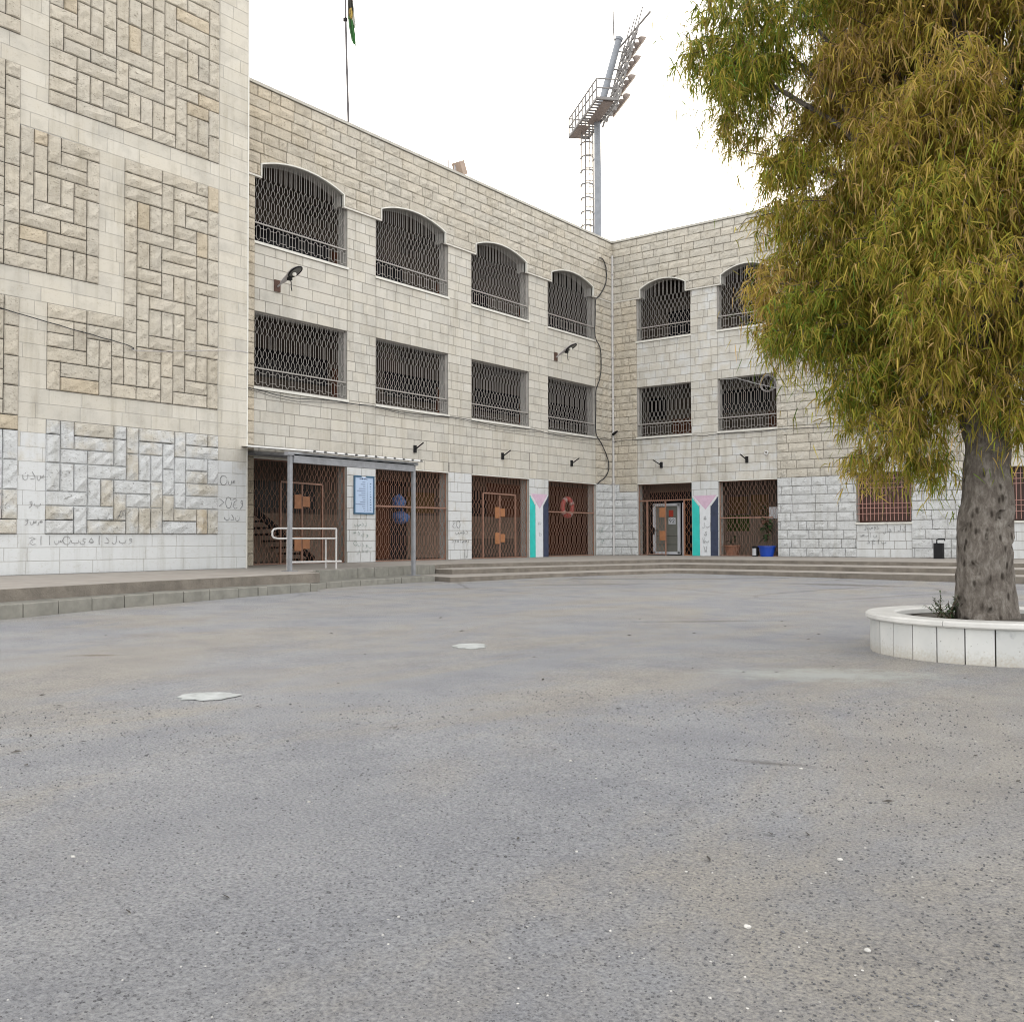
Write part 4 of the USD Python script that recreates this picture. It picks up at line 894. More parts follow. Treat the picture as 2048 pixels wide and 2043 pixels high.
cable('wall_cable', 'black cable run along the wall of the right wing under the sills', B_([(CX + .12, 4.42), (-17.7, 4.44), (-17.0, 4.43), (-15.3, 4.44), (-14.8, 4.39), (-14.2, 4.42), (-12.9, 4.40), (-12.0, 4.44), (-10.5, 4.40), (-8.5, 4.46), (-6.5, 4.42), (-4, 4.5), (1.5, 4.5)]), .010, seed=3)
cable('hanging_cable', 'thick black cable hanging in loops beside the inner corner', A_([(29.05, 10.82), (29.40, 10.72), (29.52, 10.3), (29.36, 9.85), (28.95, 9.42), (28.78, 9.25), (28.75, 8.6), (28.75, 8.0), (29.02, 7.70), (29.12, 7.3), (29.08, 6.7), (28.86, 6.28), (28.77, 6.0), (28.75, 5.3), (28.78, 4.62), (29.10, 4.30), (29.42, 3.95), (29.60, 3.55), (29.45, 3.2), (29.10, 3.0), (28.86, 2.86)], .09), .02, sub=5, seed=4)
cable('tower_cable', 'black cable sagging across the stone panels of the tower', MT_([(6.5, 5.04, .07), (7.9, 4.93, .07), (8.72, 4.83, .07), (9.9, 4.70, .08), (10.3, 4.60, .09)]), .009, seed=5)
cable('tower_cable', 'pale cable crossing the right pier of the tower', MT_([(10.3, 4.60, .09), (11.0, 4.66, .08), (12.2, 4.86, .07), (13.0, 4.93, .07)]), .008, 'lamp_grey', seed=6)
# wire coil in the upper corridor window
wc = thing('wire_coil', 'round coil of pale wire caught in the grille of the rightmost middle window', 'wire', (-12.5, CY, 6.05))
mb = MB()
for k, rr in enumerate((.27, .25, .28, .235)):
    an = np.linspace(0, 2*np.pi, 25)[:-1]; mb.tube([[-12.58 + rr*math.cos(x) + .01*k, CY + .04 - .012*k, 5.98 + rr*math.sin(x) - .01*k] for x in an], .006, 4, closed=True)
mb.build('coil', 'lamp_grey', wc)
mb = MB(); mb.tube(B_([(-14.2, 6.24), (-13.6, 6.22), (-13.0, 6.0), (-12.3, 5.78), (-11.6, 5.66), (-11.0, 5.55)], .05), .006, 4); mb.build('loose_wire', 'white_cable', wc)

# murals on the ground floor piers
def mural(M, u0, u1, label, zt=2.40, tip=1.93, sh=2.05, jn=.30):
    t = thing('wall_mural', label, 'mural', M([((u0 + u1)/2, FL, 0)])[0], group='flag murals on the ground floor piers'); w = .0045
    def flat(name, pts, mat, dz=0): MB().poly(Polygon(pts), w - .004 + dz, w + dz, M).build(name, mat, t)
    uw = u1 - u0; a, b = u0 + uw*jn, u1 - uw*jn; m = (u0 + u1)/2
    flat('white_band', [(u0 + .03, zt - .02), (a + .01, sh), (a + .01, FL + .003), (b - .01, FL + .003), (b - .01, sh), (u1 - .03, zt - .02)], 'mural_white')
    flat('green_band', [(u0 + .01, zt - .06), (u0 + .01, FL + .003), (a, FL + .003), (a - .01, sh - .03)], 'teal_paint', .001)
    flat('black_band', [(u1 - .01, zt - .04), (b + .01, sh - .03), (b + .005, FL + .003), (u1 - .01, FL + .003)], 'navy_paint', .001)
    flat('red_triangle', [(u0 + .06, zt), (u1 - .05, zt + .01), (m + .02, tip)], 'pink_paint', .002)
    return t
m1 = mural(MA, 24.99, 26.02, 'flag mural in teal, white and navy on the pier of the left wing')
m2 = mural(MBk, -15.29, -14.32, 'flag mural with vertical writing on the pier of the right wing')

# handwriting on the walls
GL = {  # strokes in a unit box, drawn right to left like the hand that wrote them
    'alif': [[(.5, 1), (.48, .5), (.5, 0)]], 'lam': [[(.7, 1), (.68, .3), (.55, .08), (.3, .05), (.15, .25)]],
    'nun': [[(.85, .55), (.8, .2), (.5, .02), (.2, .15), (.15, .5)], [(.5, .62), (.5, .68)]],
    'ba': [[(.95, .5), (.9, .25), (.5, .18), (.1, .25), (.05, .5)], [(.5, 0), (.5, .06)]],
    'jim': [[(.15, .75), (.5, .85), (.85, .72), (.4, .55), (.2, .25), (.5, .02), (.85, .12)], [(.5, .3), (.52, .36)]],
    'waw': [[(.4, .6), (.6, .72), (.75, .55), (.6, .42), (.42, .52)], [(.74, .52), (.62, .2), (.3, .02)]],
    'mim': [[(.9, .4), (.7, .6), (.5, .45), (.65, .28), (.85, .42), (.3, .35), (.2, 0)]],
    'sin': [[(.98, .55), (.92, .3), (.82, .3), (.78, .5), (.72, .3), (.62, .3), (.58, .5), (.5, .2), (.3, .05), (.1, .2), (.08, .45)]],
    'ha': [[(.8, .3), (.5, .75), (.25, .4), (.5, .15), (.8, .3), (.2, .3)]], 'ya': [[(.85, .6), (.55, .7), (.45, .45), (.75, .3), (.6, .05), (.2, .1), (.1, .35)], [(.4, -.1), (.45, -.1)], [(.6, -.1), (.65, -.1)]],
    'dal': [[(.4, .8), (.75, .45), (.7, .2), (.2, .18)]], 'loop': [[(.5 + .45*math.cos(x), .5 + .45*math.sin(x)) for x in np.linspace(0.5, 6.4, 12)]],
    'lamalif': [[(.15, .95), (.45, .35), (.75, .1), (.85, .95)], [(.75, .1), (.35, .08), (.45, .35)]], 'zed': [[(.1, .8), (.8, .5), (.1, .2)]]}
def writing(M, words, label, mat='ink', r=.009, w=.012, seed=0, name='graffiti'):
    "words: (letters, u of left end, z of base, letter height, letter width, slant)"
    rr = np.random.RandomState(seed); u, z = words[0][1:3]
    t = thing(name, label, 'graffiti', M(np.array([[u, z, 0.0]]))[0], group='handwriting on the school walls')
    for letters, u, z, h, lw, sl in words:
        mb = MB()
        for k, l in enumerate(letters):
            for stq in GL[l]:
                P = [(u + (k + x)*lw, z + y*h + sl*(k + x)*lw + .03*h*(rr.rand() - .5), w) for x, y in stq]
                if len(P) == 2: P = [P[0], ((P[0][0] + P[1][0])/2, (P[0][1] + P[1][1])/2, w), P[1]]
                mb.tube(M(P), r*.6*np.random.RandomState(int(abs(P[0][0]*999)) % 9999).uniform(.6, 1.35, len(P)), 4)
        mb.build('word', mat, t)
    return t
writing(MT_, [(['loop', 'sin'], 12.36, 2.10, .22, .19, 0), (['zed', 'loop', 'jim', 'waw'], 12.34, 1.62, .26, .16, 0), (['ba', 'dal', 'nun'], 12.48, 1.36, .17, .13, 0)], 'dark handwriting on the whitewashed right pier of the tower', r=.008, seed=1, w=.006)
writing(MT_, [(['nun', 'dal', 'sin'], 8.30, 2.02, .2, .13, 0), (['waw', 'ba'], 8.40, 1.55, .16, .12, 0), (['waw', 'sin', 'mim'], 8.33, 1.24, .16, .12, 0)], 'grey handwriting on the narrow pier between the two lowest stone panels', 'faded_ink', r=.008, seed=2, w=.006)
writing(MT_, [(['jim', 'alif', 'alif', 'sin', 'loop', 'ba', 'ya', 'ha', 'alif', 'dal', 'lam', 'ba', 'waw'], 8.42, .90, .16, .155, 0)], 'faint line of handwriting on the plinth under the lowest panel of the tower', 'faded_ink', r=.008, seed=3, w=.006)
writing(MT_, [(['sin', 'loop', 'jim'], 10.05, 1.36, .13, .06, .5), (['lam', 'ba'], 9.75, 1.36, .05, .14, 0)], 'small dark scribble on a block of the lowest tower panel', r=.007, seed=4, w=.06)
writing(MA, [(['jim', 'loop'], 21.22, 1.28, .24, .19, 0), (['ba', 'sin', 'ha', 'dal'], 21.36, 1.10, .14, .15, 0), (['dal', 'waw', 'ha', 'alif', 'sin', 'mim', 'dal'], 21.2, .86, .12, .115, 0), (['alif', 'lam'], 21.75, .42, .24, .09, 0)], 'dark drawing and handwriting on the pier left of the orange plated gate', r=.008, seed=5)
writing(MA, [(['ba', 'sin', 'dal', 'lam'], 17.42, 1.30, .12, .12, 0), (['mim', 'dal', 'ya', 'waw'], 17.35, 1.12, .12, .15, -.2), (['loop', 'nun', 'dal', 'waw', 'ba'], 17.4, .82, .12, .13, -.15), (['lam', 'dal', 'ya'], 17.5, .6, .1, .15, .1)], 'faint greenish scribbles on the pier under the blue notice board', 'green_ink', r=.006, seed=6)
writing(MBk, [(['ha'], -14.88, 1.56, .2, .16, 0), (['lam', 'ba'], -14.92, 1.30, .2, .14, 0), (['ya'], -14.86, 1.06, .18, .15, 0), (['lamalif', 'ba'], -14.92, .80, .2, .13, 0), (['lamalif'], -14.88, .50, .22, .16, 0)], 'column of dark letters down the white band of the right mural', r=.009, seed=7)
writing(MA, [(['ya', 'nun'], 25.42, 1.42, .12, .09, 0), (['alif', 'dal'], 25.44, 1.05, .12, .09, 0)], 'few small dark letters on the white band of the left mural', r=.007, seed=8)
writing(MBk, [(['lam', 'ba', 'mim', 'waw', 'dal'], -9.55, 1.20, .15, .09, 0), (['lam', 'ha', 'alif', 'lam', 'ya'], -9.0, 1.08, .18, .14, .15), (['sin', 'ba', 'alif', 'nun'], -9.68, 1.0, .14, .13, -.05), (['dal', 'jim', 'alif', 'ba'], -9.5, .78, .14, .15, 0)], 'blue black handwriting under the barred window of the right wing', r=.009, seed=9)
writing(MA, [(['loop', 'jim'], 29.02, 1.15, .22, .14, .1), (['dal', 'mim'], 29.05, .8, .25, .13, 0)], 'small green scribble on the whitewashed stones in the inner corner', 'green_ink', r=.008, seed=10, w=.05)
writing(MBk, [(['ba', 'sin', 'lam'], -11.5, 1.20, .09, .11, 0)], 'short brown scribble on the whitewashed wall left of the barred window', 'faded_ink', r=.008, seed=11, w=.05)

# ------------------------------------------------------------------ things at the gates
ring = thing('red_ring', 'red and white ring hung behind the gate of the fourth bay', 'ring', (CX - .6, 27.55, 2.0))
a_ = np.linspace(0, 2*np.pi, 33)[:-1]
rp = np.array([[CX - .3, 27.55 + .29*math.cos(x), 2.03 + .29*math.sin(x)] for x in a_])
mb = MB(); mb.tube(rp, .085, 8, closed=True); mb.build('ring', 'ring_red', ring, smooth=True)
for k in range(4):
    i0 = k*8 + 2; mb = MB(); mb.tube(np.array([rp[(i0 + j) % 32] for j in range(3)]), .089, 8); mb.build('band', 'ring_white', ring, smooth=True)
# blue bundle inside second gate
bb = thing('blue_bag', 'crumpled blue plastic bag hanging inside the second gate', 'bag', (CX - .35, 19.7, 1.6))
for (z, r, sc, y) in ((1.98, .20, (1, .8, 1.0), 19.42), (1.56, .24, (1, .9, .75), 19.50)):
    s_ = trimesh.creation.icosphere(3, r); v = np.array(s_.vertices)*sc; nz = meshkit.fbm(v*9 + 5, 3)[:, None]; v = v*(.75 + .5*nz) + [CX - .35, y, z]
    part('bag_lobe', (v, s_.faces), 'blue_cloth', bb)
mb = MB(); mb.tube([[CX - .3, 19.4, 2.2], [CX - .25, 19.42, 2.05], [CX - .3, 19.5, 1.7]], .02, 5); mb.build('knot', 'blue_cloth', bb)
# pots
def blade(mb, p, d, L, w, droop, tone, n=4):
    d = np.asarray(d, float); d /= np.linalg.norm(d); side = np.cross(d, [0, 0, 1.]); side = side/(np.linalg.norm(side) + 1e-9)
    v = []
    for k in range(n + 1):
        t = k/n; c = np.asarray(p) + d*L*t + np.array([0, 0, -droop*L*t*t]); ww = w*math.sin(math.pi*(.12 + .84*t)); v += [c - side*ww, c + side*ww]
    mb.add(v, [[2*k, 2*k + 1, 2*k + 3, 2*k + 2] for k in range(n)], tone)
def pot_plant(loc, label, pot, mat, h_pot, r_pot, height, nleaf, spread, seed, lw=.035, ll=.22, rim=True):
    t = thing('potted_plant', label, 'plant', loc, group='potted plants at the gate of the right wing'); rr = np.random.RandomState(seed); x, y, z = loc
    mb = MB(); mb.lathe([(0, z), (r_pot*.74, z), (r_pot*.96, z + h_pot*.88), (r_pot*1.06, z + h_pot*.89), (r_pot*1.06, z + h_pot), (r_pot*.93, z + h_pot), (r_pot*.9, z + h_pot*.9), (0, z + h_pot*.9)], (x, y, 0), 20); mb.build(pot, mat, t, smooth=35)
    mb = MB(); st = MB()
    for s in range(3 if height > .5 else 2):
        an = rr.rand()*6.28; tip = np.array([x + .12*math.cos(an), y + .12*math.sin(an), z + h_pot + height*rr.uniform(.8, 1)])
        b0 = np.array([x, y, z + h_pot*.9]); st.tube([b0, (b0 + tip)/2 + [.02, 0, 0], tip], [.014, .011, .006], 5)
        for k in range(nleaf//3):
            u = rr.uniform(.25, 1); p = b0 + (tip - b0)*u; az = rr.rand()*6.28; el = rr.uniform(-.1, .7)
            blade(mb, p, [math.cos(az)*math.cos(el), math.sin(az)*math.cos(el), math.sin(el)], ll*rr.uniform(.7, 1.2), lw, rr.uniform(.2, .7), (rr.rand(), rr.rand(), 0))
    st.build('stem', 'twig_brown', t); mb.build('foliage', 'shrub_leaf', t)
pot_plant((-12.66, CY + .05, FL), 'tall glossy plant in a bright blue tub at the plants gate', 'tub', 'blue_plastic', .34, .27, .95, 66, .3, 1, .045, .27)
pot_plant((-13.97, CY + .30, FL), 'small leafy plant in a mottled clay pot inside the plants gate', 'pot', 'pot_clay', .36, .27, .30, 24, .2, 2, .05, .2)
pot_plant((-13.2, CY + 1.2, 1.62 - .2), 'dark trailing plant on a ledge behind the plants gate', 'pot', 'pot_clay', .14, .13, .60, 40, .2, 3, .04, .2)
tin = thing('tin_can', 'black and white tin beside the blue tub', 'tin', (-13.08, CY + .12, FL))
mb = MB(); mb.lathe([(0, FL), (.11, FL), (.11, FL + .30), (.12, FL + .30), (.12, FL + .33), (0, FL + .33)], (-13.08, CY + .12, 0), 16); mb.build('can', 'black_iron', tin, smooth=35)
tl_ = np.linspace(-2.3, -1.0, 9); v = [(-13.08 + .1125*math.cos(t), CY + .12 + .1125*math.sin(t), z) for z in (FL + .03, FL + .26) for t in tl_]
mb = MB(); mb.add(v, [[k, k + 1, 9 + k + 1, 9 + k] for k in range(8)]); mb.build('paper_label', 'upvc_white', tin)
wb = thing('white_box', 'pale box on a stand at the right edge of the plants gate', 'box', (-12.5, CY + .5, 1.6))
mb = MB(); mb.box([-12.72, CY + .40, 1.60], [-12.36, CY + .62, 1.98]); mb.build('box', 'upvc_white', wb)
mb = MB(); mb.box([-12.66, CY + .44, FL], [-12.40, CY + .60, 1.60]); mb.build('stand', 'corridor_beam', wb)
# black canister at the foot of the wall
jx, jy = -7.24, 29.25
jc = thing('black_canister', 'black plastic canister with a handle standing at the foot of the right wing', 'canister', (jx, jy, FL))
P = sbox(-.105, -.085, .105, .085).buffer(.02, join_style=1, resolution=2); MB().poly(P, FL, FL + .44, lambda v: v + [jx, jy, 0]).build('body', 'black_iron', jc)
mb = MB(); mb.tube([[jx - .05, jy, FL + .44], [jx - .05, jy, FL + .53], [jx + .0, jy, FL + .55], [jx + .16, jy, FL + .55], [jx + .16, jy, FL + .50]], .022, 6); mb.build('handle', 'black_iron', jc)

# ------------------------------------------------------------------ roof: flag, floodlight, rod
fp = thing('flagpole', 'dark thin flagpole on the roof edge of the left wing', 'flagpole', (CX - .4, 17.2, RF))
fb, ft = np.array([CX - .38, 17.60, 11.0]), np.array([CX - .38, 17.40, 16.9])
mb = MB(); mb.tube([fb, (fb + ft)/2 + [0, -.02, 0], ft], [.032, .028, .022], 8); mb.build('pole', 'pole_dark', fp, smooth=40)
mb = MB(); mb.tube([ft + [.05, .08, -.5], [CX - .30, 17.58, 14.2], fb + [.05, .14, .75]], .005, 4); mb.build('halyard', 'twine', fp)
mb = MB(); mb.box([CX - .43, 17.42, 14.52], [CX - .35, 17.50, 14.60]); mb.build('cleat', 'black_iron', fp)
fl = thing('flag', 'limp green, black, white and red flag hanging on the flagpole', 'flag', (CX - .34, 17.5, 15.6))
def flag_piece(name, mat, rows):
    "rows: (z, y from, y to, fold depth); hanging cloth with folds"
    v = []; n = 9
    for (z, a, b, dp) in rows:
        for k in range(n + 1):
            t = k/n; v.append([CX - .34 + dp*math.sin(t*11 + z*2.3), y0 + (a + (b - a)*t - y0)*.85, z + FZ + .03*math.sin(t*5)])
    f = [[i*(n + 1) + k, i*(n + 1) + k + 1, (i + 1)*(n + 1) + k + 1, (i + 1)*(n + 1) + k] for i in range(len(rows) - 1) for k in range(n)]
    mb = MB(); mb.add(v, f); mb.build(name, mat, fl, smooth=True)
y0, FZ = 17.52, 0.0
flag_piece('green_field', 'flag_green', [(14.66, y0, y0 + .13, .04), (14.50, y0, y0 + .22, .05), (14.32, y0 + .02, y0 + .28, .05), (14.16, y0 + .07, y0 + .32, .05), (14.05, y0 + .13, y0 + .34, .04), (13.98, y0 + .20, y0 + .31, .02)])
flag_piece('black_field', 'flag_black', [(15.15, y0 + .02, y0 + .12, .04), (14.95, y0, y0 + .14, .05), (14.80, y0 + .01, y0 + .14, .05), (14.66, y0, y0 + .13, .04)])
flag_piece('gold_patch', 'flag_gold', [(14.86, y0 + .02, y0 + .09, .07), (14.74, y0 + .02, y0 + .12, .075), (14.60, y0 + .05, y0 + .10, .07)])
flag_piece('white_field', 'flag_white', [(15.15, y0 + .12, y0 + .14, .05), (14.8, y0 + .14, y0 + .21, .05), (14.48, y0 + .23, y0 + .28, .05)])
flag_piece('red_field', 'flag_red', [(16.0, y0, y0 + .10, .04), (15.5, y0, y0 + .12, .05), (15.15, y0 + .02, y0 + .13, .04)])
rl = thing('roof_floodlight', 'brownish box floodlight standing on the roof of the left wing', 'floodlight', (CX - .3, 21.8, RF))
mb = MB(); mb.box([-.16, -.11, -.20], [.16, .11, .20])
Rm = trimesh.transformations.rotation_matrix(.45, [1, 0, 0])[:3, :3]; mb.v = [v @ Rm.T + [CX - .3, 21.95, 11.95] for v in mb.v]; mb.build('housing', 'tan_wall', rl)
mb = MB(); mb.beam([CX - .3, 21.62, 11.4], [CX - .3, 21.75, 12.0], .025); mb.beam([CX - .3, 21.75, 12.0], [CX - .3, 21.80, 11.6], .025); mb.beam([CX - .3, 21.45, 11.4], [CX - .3, 21.45, 12.05], .02); mb.build('stand', 'lamp_grey', rl)
rd = part('roof_rod', MB().tube([[-14.8, CY + .3, 11.0], [-14.8, CY + .3, 12.35]], .012, 5).get(), 'lamp_grey'); tag(rd, 'thin rod standing on the roof edge of the right wing', 'rod')

# ------------------------------------------------------------------ stadium floodlight mast behind the school
PZm = 22.0
nl, nr, fr, f_l = [np.array([*p, PZm]) for p in ((-28.46, 42.23), (-27.74, 43.0), (-24.13, 40.0), (-24.85, 39.27))]
ax = (fr - nr)/np.linalg.norm(fr - nr); sx = (nr - nl)/np.linalg.norm(nr - nl)
pb = np.array([-26.27, 41.53, PZm])
mast = thing('floodlight_mast', 'tall grey stadium floodlight mast with bent head behind the school', 'mast', (pb[0], pb[1], 0))
mb = MB(); mb.tube([[pb[0], pb[1], 0], [pb[0], pb[1], 12], [pb[0], pb[1], PZm + .1]], [.27, .205, .165], 16); mb.build('pole', 'mast_paint', mast, smooth=40)
dep = pb @ FW - H*FW[2]
def at_px(x, y, d):                         # offsets within the mast's own upright plane
    return np.array([0, 0, H]) + d*(FW + RT*(x - 1024)/FPX - UP*(y - 1021.5)/FPX)
tpole = at_px(1237.5, 80.5, dep)
pole2 = tpole - (pb + [0, 0, .1]); d2 = pole2/np.linalg.norm(pole2); L2 = np.linalg.norm(pole2)
mb = MB(); mb.tube([pb + [0, 0, .05], pb + [0, 0, .1] + d2*L2*.5, tpole], [.19, .175, .165], 16); mb.tube([tpole - d2*.02, tpole + d2*.12], .20, 16); mb.build('upper_pole', 'mast_paint', mast, smooth=40)
mb = MB(); mb.tube([tpole + [-.2, -.1, .0], tpole + [-.25, -.1, .5], tpole + [-.22, -.1, 1.5]], .03, 5); mb.beam(tpole, tpole + [-.25, -.1, .02], .03); mb.build('antenna', 'mast_steel', mast)
# platform
Lp = np.linalg.norm(fr - nr); Wp = np.linalg.norm(nr - nl)
plat = MB(); plat.beam(nl, f_l, .07, .12); plat.beam(nr, fr, .07, .12); plat.beam(nl, nr, .07, .12); plat.beam(f_l, fr, .07, .12); pm = plat.build('platform', 'mast_steel', mast)
for k in range(15):
    a = nl + ax*(Lp*(k + .5)/15); mb = MB(); mb.beam(a, a + sx*Wp, .16, .03); mb.build('slat', 'mast_steel', pm)
mb = MB(); mb.beam(nl + sx*.34 - [0, 0, .04], nl + sx*.34 + ax*1.6 - [0, 0, .04], .58, .03); mb.build('floor_plate', 'lamp_rust', pm)
mb = MB(); c0_ = nl + ax*1.9 + sx*.4 - [0, 0, .05]; mb.beam(c0_ + sx*.25, c0_ + sx*.25 + ax*2.6, .52, .05); mb.build('floor_plate', 'lamp_rust', pm)
rail = MB()
for k in range(9):
    a = nl + ax*(Lp*k/8); rail.beam(a, a + [0, 0, .95], .05)
for z in (.50, .95):
    rail.beam(nl + [0, 0, z], f_l + [0, 0, z], .05); rail.beam(nl + [0, 0, z], nr + [0, 0, z], .05); rail.beam(f_l + [0, 0, z], fr + [0, 0, z], .05)
rail.beam(nr, nr + [0, 0, .95], .035); rail.beam(fr, fr + [0, 0, .95], .035); rail.build('guard_rail', 'mast_steel', mast)
# ladder with hoops
lad = MB(); lc = nl + sx*.62 + ax*.55; ls = RT*np.array([1, 1, 0]); ls /= np.linalg.norm(ls); lf_ = np.array([ls[1], -ls[0], 0])
for s in (-.20, .20): lad.beam(lc + ls*(s + .28) - [0, 0, 12], lc + ls*(s + .28) + [0, 0, .9], .055)
for k in range(36): z = -12 + k*.34; lad.beam(lc + ls*.08 + [0, 0, z], lc + ls*.48 + [0, 0, z], .03)
for z in np.arange(-11.4, -.1, .72):
    lad.tube([lc + ls*(.16 + .33*math.cos(t)) + lf_*.42*math.sin(t) + [0, 0, z] for t in np.linspace(-.2, 3.34, 12)], .04, 4)
for t in (.5, 1.2, 1.9, 2.6): lad.beam(lc + ls*(.16 + .33*math.cos(t)) + lf_*.42*math.sin(t) - [0, 0, 12], lc + ls*(.16 + .33*math.cos(t)) + lf_*.42*math.sin(t) + [0, 0, .6], .045)
for z in (-1.5, -4.3, -7.1): lad.beam(lc + ls*.48 + [0, 0, z], [pb[0], pb[1], PZm + z], .03)
lad.build('caged_ladder', 'mast_steel', mast)
# lamp frame beside the leaning pole
hx = (RT - UP*.12); hx /= np.linalg.norm(hx)
fo = pb + [0, 0, .3] + hx*.62; frame = MB()
for s in (-1.0, -.35, .35, 1.0): frame.beam(fo + ax*s - d2*.1, fo + ax*s + d2*(L2*1.02), .09)
for k in range(9):
    f0 = fo + d2*(L2*(k + .3)/9); frame.beam(f0 - ax*1.15, f0 + ax*1.15, .07)
    if k % 2: frame.beam(f0 - hx*.5, f0 + hx*.1, .05)
for k in range(5):
    f0 = fo + d2*L2*k/5; frame.beam(f0 - ax*1.0, f0 + d2*L2/5 + ax*1.0, .05); frame.beam(f0 + ax*1.0, f0 + d2*L2/5 - ax*1.0, .05)
frame.build('lamp_frame', 'mast_steel', mast)
for s in (-1.0, -.3, .3, 1.0):
    mb = MB(); q0 = tpole + hx*.55 + ax*s*.9; mb.beam(q0 - d2*.3, q0 + d2*1.3, .05); mb.build('lightning_rod', 'mast_steel', mast)
mb = MB(); mb.beam(tpole + hx*.3 - ax*1.1 + d2*.1, tpole + hx*.9 + ax*1.3 + d2*.9, .07); mb.build('top_rail', 'mast_steel', mast)
ld = hx*.82 - UP*.57
for r_ in range(4):
    for c_ in range(4):
        ctr = fo + d2*(L2*(.16 + .235*r_)) + ax*(-.9 + .6*c_) + hx*.42
        a1 = np.cross(ld, ax); a1 /= np.linalg.norm(a1); a2 = np.cross(ld, a1); an = np.arange(12)*2*np.pi/12
        v = []
        for off, rad in ((-.22, .07), (-.15, .13), (.0, .225), (.045, .225)):
            v += [ctr + ld*off + rad*(a1*math.cos(t) + a2*math.sin(t)) for t in an]
        f = [[i*12 + q, i*12 + (q + 1) % 12, (i + 1)*12 + (q + 1) % 12, (i + 1)*12 + q] for i in range(3) for q in range(12)]
        mb = MB(); mb.add(v, f); mb.add(v[36:48] + [ctr + ld*.05], [[q, (q + 1) % 12, 12] for q in range(12)]); mb.beam(ctr - ld*.2, ctr - hx*.42, .04)
        mb.build('floodlight', 'lamp_rust', mast)

# ------------------------------------------------------------------ planter
PC = np.array([-1.826, 9.25]); PR = 1.03; PT = .285
pl = thing('planter', 'round planter of white stone slabs with a pale cap around the tree', 'planter', (PC[0], PC[1], 0))
th0 = math.radians(268.5); nsl = 30; da = 2*math.pi/nsl
for k in range(nsl):
    a, b = th0 + k*da + .005, th0 + (k + 1)*da - .005; o = (rs.rand() - .5)*.008
    pa, pb_ = [np.array([math.cos(t), math.sin(t)]) for t in (a, b)]
    q = [PC + pa*(PR + o), PC + pb_*(PR + o), PC + pb_*(PR - .05), PC + pa*(PR - .05)]
    if k % 3 == 0 or True:
        m_ = (pa + pb_)/2; c = .004
        v = [(*p, z) for z in (-.03, PT) for p in q]
        mb = MB(); mb.add(v, [[0, 1, 5, 4], [1, 2, 6, 5], [2, 3, 7, 6], [3, 0, 4, 7], [4, 5, 6, 7], [3, 2, 1, 0]], (rs.uniform(.86, 1.05),)*3); mb.build('slab', 'planter_slab', pl)
mb = MB(); mb.lathe([(PR - .055, -.02), (PR - .055, PT), (PR - .2, PT), (PR - .2, -.02)], (*PC, 0), 60); mb.build('inner_wall', 'mortar', pl)
for k in range(9):
    a, b = th0 + .55 + k*2*math.pi/9 + .002, th0 + .55 + (k + 1)*2*math.pi/9 - .002; t = np.linspace(a, b, 10)
    prof = [(PR - .22, PT + .002), (PR + .02, PT + .002), (PR + .034, PT + .014), (PR + .034, PT + .042), (PR + .02, PT + .054), (PR - .20, PT + .054), (PR - .22, PT + .04)]
    v = [(PC[0] + r_*math.cos(x), PC[1] + r_*math.sin(x), z) for x in t for r_, z in prof]; m_ = len(prof)
    f = [[i*m_ + j, i*m_ + (j + 1) % m_, (i + 1)*m_ + (j + 1) % m_, (i + 1)*m_ + j] for i in range(9) for j in range(m_)]
    e = [[0, j, j + 1] for j in range(1, m_ - 1)]; f2 = [[9*m_, 9*m_ + j + 1, 9*m_ + j] for j in range(1, m_ - 1)]
    mb = MB(); mb.add(v, [x[::-1] for x in f]); mb.add(v, e + f2); mb.build('cap_stone', 'planter_cap', pl, smooth=25)
rr_ = np.linspace(0, PR - .19, 9); an_ = np.arange(40)*2*np.pi/40
v = [(PC[0], PC[1], PT - .01)] + [(PC[0] + r_*math.cos(t), PC[1] + r_*math.sin(t), PT - .03 + .05*(1 - r_/PR) + .02*meshkit.noise(np.array([r_*5*math.cos(t), r_*5*math.sin(t), 1.0]))) for r_ in rr_[1:] for t in an_]
f = [[0, 1 + j, 1 + (j + 1) % 40] for j in range(40)]; q = [[1 + i*40 + j, 1 + (i + 1)*40 + j, 1 + (i + 1)*40 + (j + 1) % 40, 1 + i*40 + (j + 1) % 40] for i in range(7) for j in range(40)]
mb = MB(); mb.add(v, f); mb.add(v, q); mb.build('earth', 'soil', pl, smooth=True)
# shrub in the planter
sh = thing('small_shrub', 'small dark green leafy shrub growing beside the trunk in the planter', 'shrub', (-2.25, 9.15, PT))
mb = MB(); st = MB(); rr = np.random.RandomState(5)
for k in range(26):
    b0 = np.array([-2.20 + rr.uniform(-.10, .12), 9.10 + rr.uniform(-.14, .14), PT]); tip = b0 + [rr.uniform(-.16, .12), rr.uniform(-.12, .12), rr.uniform(.08, .26)]
    st.tube([b0, (b0 + tip)/2 + rr.uniform(-.02, .02, 3), tip], [.004, .003, .002], 4)
    for l in range(22):
        p = b0 + (tip - b0)*rr.uniform(.2, 1); az = rr.rand()*6.28; el = rr.uniform(-.3, .9)
        blade(mb, p, [math.cos(az)*math.cos(el), math.sin(az)*math.cos(el), math.sin(el)], rr.uniform(.022, .045), .008, .3, (rr.rand(), rr.rand(), 0), 2)
st.build('stems', 'twig_brown', sh); mb.build('foliage', 'shrub_leaf', sh)

# ------------------------------------------------------------------ tree
TC = np.array([-1.90, 9.20])
tree = thing('wattle_tree', 'large olive and brown drooping tree growing out of the round planter', 'tree', (TC[0], TC[1], PT - .02))
